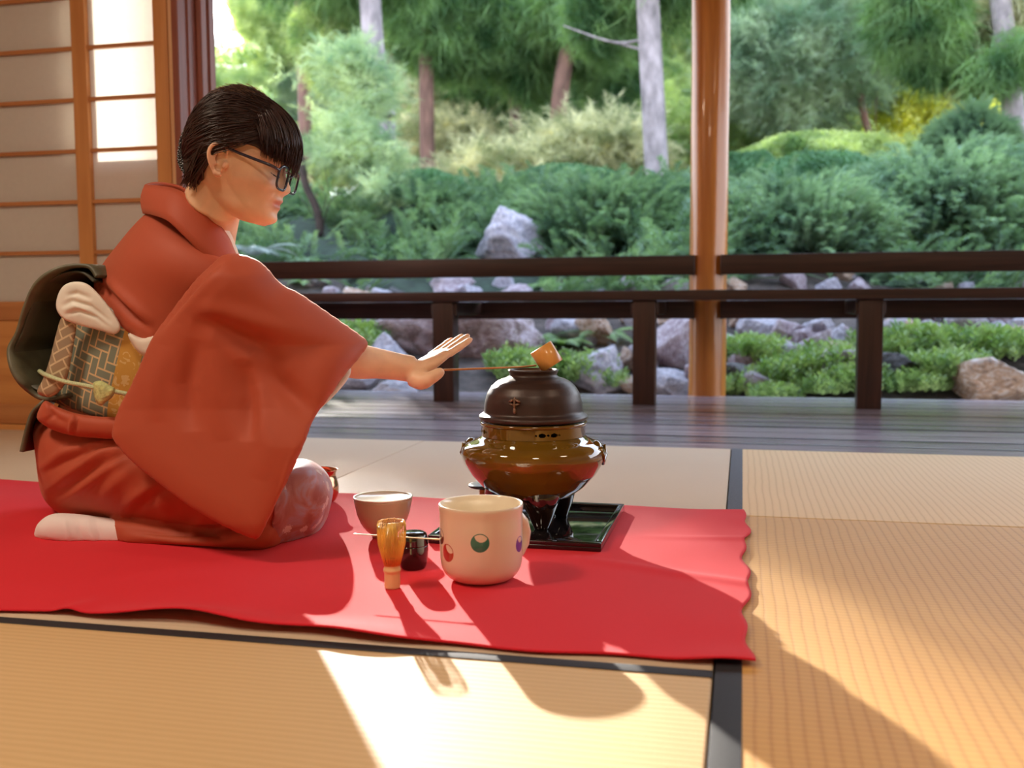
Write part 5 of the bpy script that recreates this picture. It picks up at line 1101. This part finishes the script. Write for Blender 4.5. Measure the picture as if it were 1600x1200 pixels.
# ------------------------------------------------------------------ low green clumps by the deck
def proto_sedum():
    T = []
    for s_ in range(46):
        a, r_ = RNG.uniform(0, 6.28), RNG.random()**.6*.10; p0 = np.array((r_*math.cos(a), r_*math.sin(a), 0)); L = RNG.uniform(.06, .10); lean = p0*1.3+np.array((0, 0, 1)); lean /= np.linalg.norm(lean)
        for j in range(13):
            t = .25+.75*j/13; c = p0+lean*L*t; an = j*2.4; o_ = np.array((math.cos(an), math.sin(an), .75)); 
            T += list(quadleaf(c, o_, .026, .0095))
    return np.array(T).reshape(-1, 3)
PSE = [proto_sedum() for _ in range(3)]
sed_me = [None]*3
CL = [(1172, 578, 74, 62, 'bright green leafy clump against the right of the round post'), (1255, 612, 130, 60, 'wide green clump at the deck edge right of the round post'), (1160, 618, 70, 44, 'green clump touching the foot of the round post'),
      (1300, 592, 80, 66, 'tall green clump behind the last bench leg, left side'), (1345, 618, 70, 46, 'small green clump at the foot of the last bench leg'), (1432, 618, 96, 40, 'low green clump alone at the deck edge right of the last bench leg'),
      (1385, 572, 60, 50, 'green clump just right of the last bench leg'), (1440, 562, 110, 62, 'dense green clump above the nearly black rock'), (1480, 600, 90, 60, 'green clump left of the large tan rock'),
      (1560, 572, 110, 66, 'large green clump above the tan rock at the right edge'), (915, 614, 110, 56, 'green clump right of the kettle'), (808, 596, 84, 54, 'green clump left of the ladle cup, behind the kettle'),
      (1050, 454, 56, 26, 'yellow-green clump between the bench rails beside the round post'), (545, 560, 90, 60, 'grassy green clump above the forearm'), (1300, 628, 90, 40, 'green clump at the deck edge left of the last bench leg'), (1215, 634, 90, 34, 'low green tufts along the deck edge')]
for i, (u, vb, w_, h_, lb) in enumerate(CL):
    b0 = onT(u, vb); d = float((b0-_C)@_f); W_ = w_/CF*d; H_ = h_/CF*d
    k = i % 3; nn = max(3, int(W_/.16)); M_ = []
    t = thing('stonecrop_clump', tuple(b0), lb, 'plant')
    for j in range(nn*2):
        M_.append((b0[0]+RNG.uniform(-.36, .36)*W_, b0[1]+RNG.uniform(0, .22), b0[2]+RNG.uniform(-.02, .02)))
    M_ = np.array(M_); M_[:, 2] = np.maximum(M_[:, 2], terr(M_[:, 0], M_[:, 1])-.02)
    hs = H_/.105*np.clip(1-.9*((M_[:, 0]-b0[0])/(W_*.5))**2, .5, 1)
    o = scatter('foliage', PSE[k], M_, np.clip(hs, .7, 1.8), M_SED, t, R=rots(len(M_), tilt=.12), keep=1)
# ferns and strap leaves
def frond(mb_, p0, dirv, L, n=26, w0=.07, curl=.8):
    p0 = np.asarray(p0, float); dirv = np.asarray(dirv, float); dirv /= np.linalg.norm(dirv); pts = []; up0 = np.array((0, 0, 1.))
    for i in range(n+1):
        t = i/n; pts.append(p0+dirv*L*t+up0*(L*.55*t-L*curl*t*t))
    pts = np.array(pts); T_ = np.gradient(pts, axis=0); V = []; 
    for i in range(1, n):
        t = i/n; s = np.cross(T_[i], up0); s /= np.linalg.norm(s); tg = T_[i]/np.linalg.norm(T_[i]); w_ = w0*math.sin(math.pi*min(1, t*.9+.12))
        for sg in (-1, 1):
            tip = pts[i]+s*sg*w_+tg*w_*.35-up0*w_*.25; V += [pts[i]-tg*.006, pts[i]+tg*.006, tip]
    mb_.add(V, [[3*i, 3*i+1, 3*i+2] for i in range(len(V)//3)]); mb_.tube(pts, np.linspace(.003, .0008, n+1), 5)
M_FERN = leafmat('silvery_fern', (.16, .20, .17), (.36, .42, .38), 6, .35, tint=(1, 1, 1)); M_STRAW = leafmat('dry_fern', (.30, .20, .08), (.55, .42, .2), 6, .4)
M_FERG = leafmat('green_fern', (.12, .22, .08), (.26, .38, .16), 6, .4)
def fern(u, vb, L, m, label, n=9, Y=None, seed=1, w0=.07):
    b0 = onT(u, vb) if Y is None else onY(u, vb, Y); r_ = random.Random(seed); mb_ = MB()
    for i in range(n):
        a = 2*math.pi*i/n+r_.uniform(-.3, .3); frond(mb_, b0, (math.cos(a), math.sin(a), .25), L*r_.uniform(.7, 1.1), w0=w0, curl=r_.uniform(.6, .95))
    o = mb_.build('fern', m, smooth=False); localize(o, *[float(q) for q in b0]); return tag(o, label, 'fern')
fern(398, 400, .36, M_FERN, "silvery fern showing under the woman's chin", 11, Y=7.3, seed=2, w0=.09)
fern(420, 430, .34, M_FERN, 'arching fern fronds just above the bench rail beside the sleeve', 9, Y=7.0, seed=3, w0=.09)
fern(745, 412, .22, M_STRAW, 'dry straw coloured fern at the foot of the blue-grey stone', 8, seed=4, w0=.05)
fern(845, 452, .24, M_FERG, 'green fern between the bench rails above the kettle', 8, seed=5)
fern(800, 452, .20, M_FERG, 'small yellow-green fern left of centre between the bench rails', 7, seed=6)
fern(880, 540, .30, M_FERG, 'fine leaved fern below the bench right of the ladle cup', 11, seed=7, w0=.08)
fern(940, 530, .30, M_FERG, 'arching fern left of the middle bench leg', 11, seed=8, w0=.08)
fern(535, 540, .30, M_FERG, 'fern seen just above the cuff of the sleeve', 10, seed=9, w0=.07)
fern(480, 445, .26, M_FERG, 'small fern between the bench rails beside the sleeve', 9, seed=10, w0=.06)
# ------------------------------------------------------------------ trees
def trunk(path, r0, r1, m, parent, name='trunk'):
    pts = catmull(path, 8); k = len(pts); rad = np.interp(np.linspace(0, 1, k), [0, .08, 1], [r0*1.25, r0, r1]); return MB().tube(pts, rad, 20).build(name, m, parent)
def tree(name, base, top, wpx, Y, barkm, label, crowns, boughs=(), taper=.8, group=None, mids=(), ext=1.6):
    """base, top: picture places of the trunk at depth Y; crowns: (u, v, ru, rv, dY, proto, material, count, size)"""
    b0 = onY(*base, Y); b0[2] = min(b0[2], terr(b0[0], b0[1])+.05); t = thing(name, tuple(b0), label, 'tree', group); d = float((b0-_C)@_f)
    path = [b0-np.array((0, 0, .15)), onY(*base, Y)]+[onY(u, v, Y) for u, v in mids]+[onY(*top, Y)]; e = path[-1]+(path[-1]-path[-2])/np.linalg.norm(path[-1]-path[-2])*ext; r_ = wpx/CF*d/2
    trunk(path+[e], r_, r_*taper, barkm, t)
    for bu in boughs: trunk([onY(u, v, Y+dy) for u, v, dy in bu], r_*.13, r_*.05, barkm, t, 'bough')
    for u, v, ru, rv, dy, pr, m, n, s in crowns:
        c = onY(u, v, Y+dy); dd = float((c-_C)@_f); k = dd/CF; Pt = inell(c, (ru*k, max(.5, ru*k*.8), rv*k), n, .15)
        Pt[:, 2] += .12*np.sin(Pt[:, 0]*5+Y)
        scatter('foliage', pr, Pt, RNG.uniform(.7, 1.25, n)*s, m, t)
    return t
A = tree
A('conifer', (1027, 296), (1010, -40), 40, 10.8, M_BARKG, 'conifer with a straight pale grey mottled trunk left of the round post', [(1040, -60, 150, 90, .6, PNL, M_PINE, 700, 1.0), (930, 40, 60, 60, .6, PN, M_PINE, 260, 1.0)], [[(1012, 60, 0), (960, 66, .1), (880, 40, .2)], [(1012, 80, 0), (940, 62, .3), (900, 60, .6)]])
A('conifer', (598, 262), (576, -40), 38, 11.6, M_BARKG, 'conifer with a stout leaning silver-grey trunk right of the woman', [(560, -50, 130, 60, .6, PNL, M_PINE, 420, 1.0), (520, 70, 70, 80, 1.0, PN, M_MID, 900, 1.0)], mids=[(600, 170), (585, 90)])
A('conifer', (668, 250), (664, -30), 25, 14.5, M_BARKR, 'conifer with a slim red-brown trunk under a dark drooping crown, left of centre', [(668, 0, 80, 110, .3, PNL, M_PINE, 1500, 1.1), (740, 40, 70, 80, .6, PNL, M_PINE, 800, 1.0)])
A('conifer', (872, 210), (900, -40), 28, 15.0, M_BARKR, 'conifer with a leaning brown trunk above the kettle', [(900, 20, 90, 60, .2, PNL, M_PINE, 1100, 1.1), (960, 100, 60, 60, .8, PNL, M_PINE, 700, 1.1), (820, 60, 90, 90, .8, PNL, M_PINE, 1200, 1.1)], mids=[(878, 130), (892, 50)])
A('conifer', (806, 235), (800, -10), 20, 17.0, M_BARKR, 'conifer with a thin rust-red trunk above the ladle', [(770, 90, 100, 90, 1.2, PNL, M_PINE, 900, 1.2)])
A('conifer', (476, 160), (468, -30), 22, 14.0, M_BARKR, "conifer with a slim dark trunk above the woman's head", [(500, -30, 110, 60, .4, PN, M_PINE, 400, 1.1)])
A('conifer', (612, 250), (608, -30), 13, 17.5, M_BARKR, 'conifer with a very thin reddish trunk beside the silver-grey one', [(700, -10, 120, 60, .5, PNL, M_PINE, 700, 1.2)])
A('conifer', (1592, 275), (1560, -30), 36, 12.0, M_BARKG, 'conifer with a grey trunk at the right edge', [(1440, 30, 70, 90, .3, PNL, M_PINE, 1300, 1.0), (1575, 100, 70, 45, -.2, PNL, M_PINE, 220, .8), (1520, 60, 40, 70, .6, PNL, M_YEL, 500, 1.0), (1590, 20, 50, 70, .4, PNL, M_YEL, 400, 1.0)], mids=[(1580, 150)])
A('tree', (1182, 232), (1176, 60), 12, 17.0, M_BARKR, 'slender bare trunked tree just right of the round post', [(1180, 60, 90, 110, .5, PN, M_SOFT, 1500, 1.2)])
A('tree', (1372, 262), (1330, 60), 12, 14.0, M_BARKR, 'many stemmed grey-green tree behind the clipped dome', [(1260, 90, 130, 110, .2, PF, M_SOFT, 5200, 1.1), (1180, 110, 70, 100, .8, PF, M_SOFT, 1800, 1.1), (1350, 60, 80, 90, .9, PF, M_SOFT, 1800, 1.1)], [[(1372, 262, 0), (1358, 200, .1), (1320, 130, .2)], [(1372, 262, 0), (1368, 190, -.1), (1372, 120, .1)], [(1365, 250, 0), (1335, 205, .2), (1290, 150, .3)]], mids=[(1350, 180)])
A('leafy_tree', (1470, 262), (1460, 60), 16, 15.0, M_BARKR, 'broadleaf tree with bright sunlit lime leaves at the right', [(1465, 150, 110, 70, .2, PL, M_LIME, 2600, 1.0), (1420, 230, 90, 40, .3, PL, M_LIME, 900, .9)])
# feathery shrub at the left with crooked stems
t = A('feathery_shrub', (500, 352), (470, 250), 13, 8.6, mat('dark_stem', (.035, .022, .018), .9, noise=(10, .4)), 'large soft feathery grey-green shrub with crooked dark stems beside the woman', [(470, 190, 120, 95, .5, PF, M_FEA, 3000, .72), (560, 240, 75, 60, .3, PF, M_FEA, 1500, .62), (400, 110, 70, 80, .8, PF, M_FEA, 1400, .75), (560, 130, 60, 50, .9, PF, M_FEA, 900, .65), (590, 290, 45, 26, 0, PF, M_FEA, 450, .55)],
   [[(505, 350, 0), (520, 310, .1), (560, 290, .1)], [(495, 350, 0), (512, 300, -.1), (505, 250, 0)], [(500, 352, 0), (478, 320, .1), (455, 285, .2)]], mids=[(492, 320), (478, 290)], ext=.1)
# sunlit needles in the middle distance and the trees that close the view
mid = [(560, 232, 95, 52, 16.0, 'pale shrub glimpsed between the feathery shrub and the silver-grey trunk', M_MID, 1600), (430, 240, 110, 60, 16.5, "light green shrub far behind the woman's face", M_MID, 1500), (700, 235, 110, 55, 15.5, 'pale sunlit shrub glowing behind the slim red-brown trunk', M_YEL, 1500), (920, 240, 130, 60, 14.0, 'yellow-green shrub lit by the sun left of the pale grey trunk', M_YEL, 1500), (800, 265, 120, 35, 13.5, 'low pale shrub in the sunlit strip above the stone', M_YEL, 900),
       (640, 180, 90, 60, 18, 'pale feathery tree lit from behind, left of centre', M_YEL, 900), (1080, 240, 70, 70, 15, 'mid green shrub between the pale grey trunk and the round post', M_MID, 1300), (1000, 190, 80, 60, 17, 'mid green young tree behind the pale grey trunk', M_MID, 1200),
       (1200, 225, 90, 26, 15.5, 'dark green shrub right of the round post beyond the olive mound', M_MID, 700), (1400, 262, 110, 26, 12.6, 'twiggy shrub at the foot of the many stemmed tree', M_MID, 700)]
for u, v, ru, rv, Y, lb, m, n_ in mid:
    c = onY(u, v, Y); k = float((c-_C)@_f)/CF; b0 = np.array((c[0], c[1], terr(c[0], c[1])-.05)); t = thing('shrub', tuple(b0), lb, 'shrub')
    scatter('foliage', PF, inell(c, (ru*k, ru*k*.6, rv*k), n_, .1), RNG.uniform(.8, 1.4, n_), m, t)
    st = MB()
    for i in range(5): st.tube([b0, b0+np.array((RNG.uniform(-.3, .3), RNG.uniform(-.2, .2), (c[2]-b0[2])*.6)), c+np.array((RNG.uniform(-.6, .6)*ru*k, 0, RNG.uniform(-.2, .5)*rv*k))], [.025, .018, .006], 7)
    st.build('stems', M_BARKR, t)
far = []
i = 0
names = ['far tree closing the view behind the woman', 'far tree between the silver-grey trunk and the slim red-brown one', 'far tree above the stone', 'far tree behind the leaning brown trunk', 'far tree right behind the pale grey trunk', 'far tree behind the round post', 'far tree behind the many stemmed tree', 'far tree behind the lime leaves', 'far tree at the right edge beyond the grey trunk']
for i, u in enumerate(np.linspace(330, 1640, 9)):
    Y = 21+2.2*(i % 3); b0 = onY(u, 235, Y); b0[2] = terr(b0[0], b0[1]); t = thing('background_tree', tuple(b0), names[i], 'tree', 'far trees closing the view')
    trunk([b0, b0+np.array((.1, 0, 2.5)), b0+np.array((0, 0, 6))], .14, .07, M_BARKR, t)
    k = Y/CF; m = (M_MID, M_SOFT, M_MID, M_PINE)[i % 4]
    c1 = onY(u, 170, Y); c2 = onY(u+40, 40, Y+.8); Pt = np.r_[inell(c1, (125*k, 1.3, 95*k), 3800, .1), inell(c2, (135*k, 1.5, 90*k), 3300, .1)]
    scatter('foliage', PN, Pt, RNG.uniform(1.0, 1.5, len(Pt)), m, t, padk=.4)
for i, u in enumerate((420, 760, 1100, 1440)):
    Y = 31; b0 = onY(u, 235, Y); b0[2] = terr(b0[0], b0[1]); t = thing('background_tree', tuple(b0), ('hazy tree of the last row behind the woman', 'hazy tree of the last row above the kettle', 'hazy tree of the last row behind the round post', 'hazy tree of the last row at the right')[i], 'tree', 'last row of hazy trees')
    trunk([b0, b0+np.array((.1, 0, 3.5)), b0+np.array((0, 0, 8))], .2, .1, M_BARKR, t)
    k = Y/CF; Pt = np.r_[inell(onY(u, 190, Y), (230*k, 2, 75*k), 3400, .1), inell(onY(u-40, 80, Y+.5), (210*k, 2, 90*k), 2600, .1), inell(onY(u, 255, Y-1), (230*k, 2, 50*k), 2600, .1)]
    scatter('foliage', PL, Pt, RNG.uniform(1.6, 2.8, len(Pt)), M_MID, t, padk=.3)
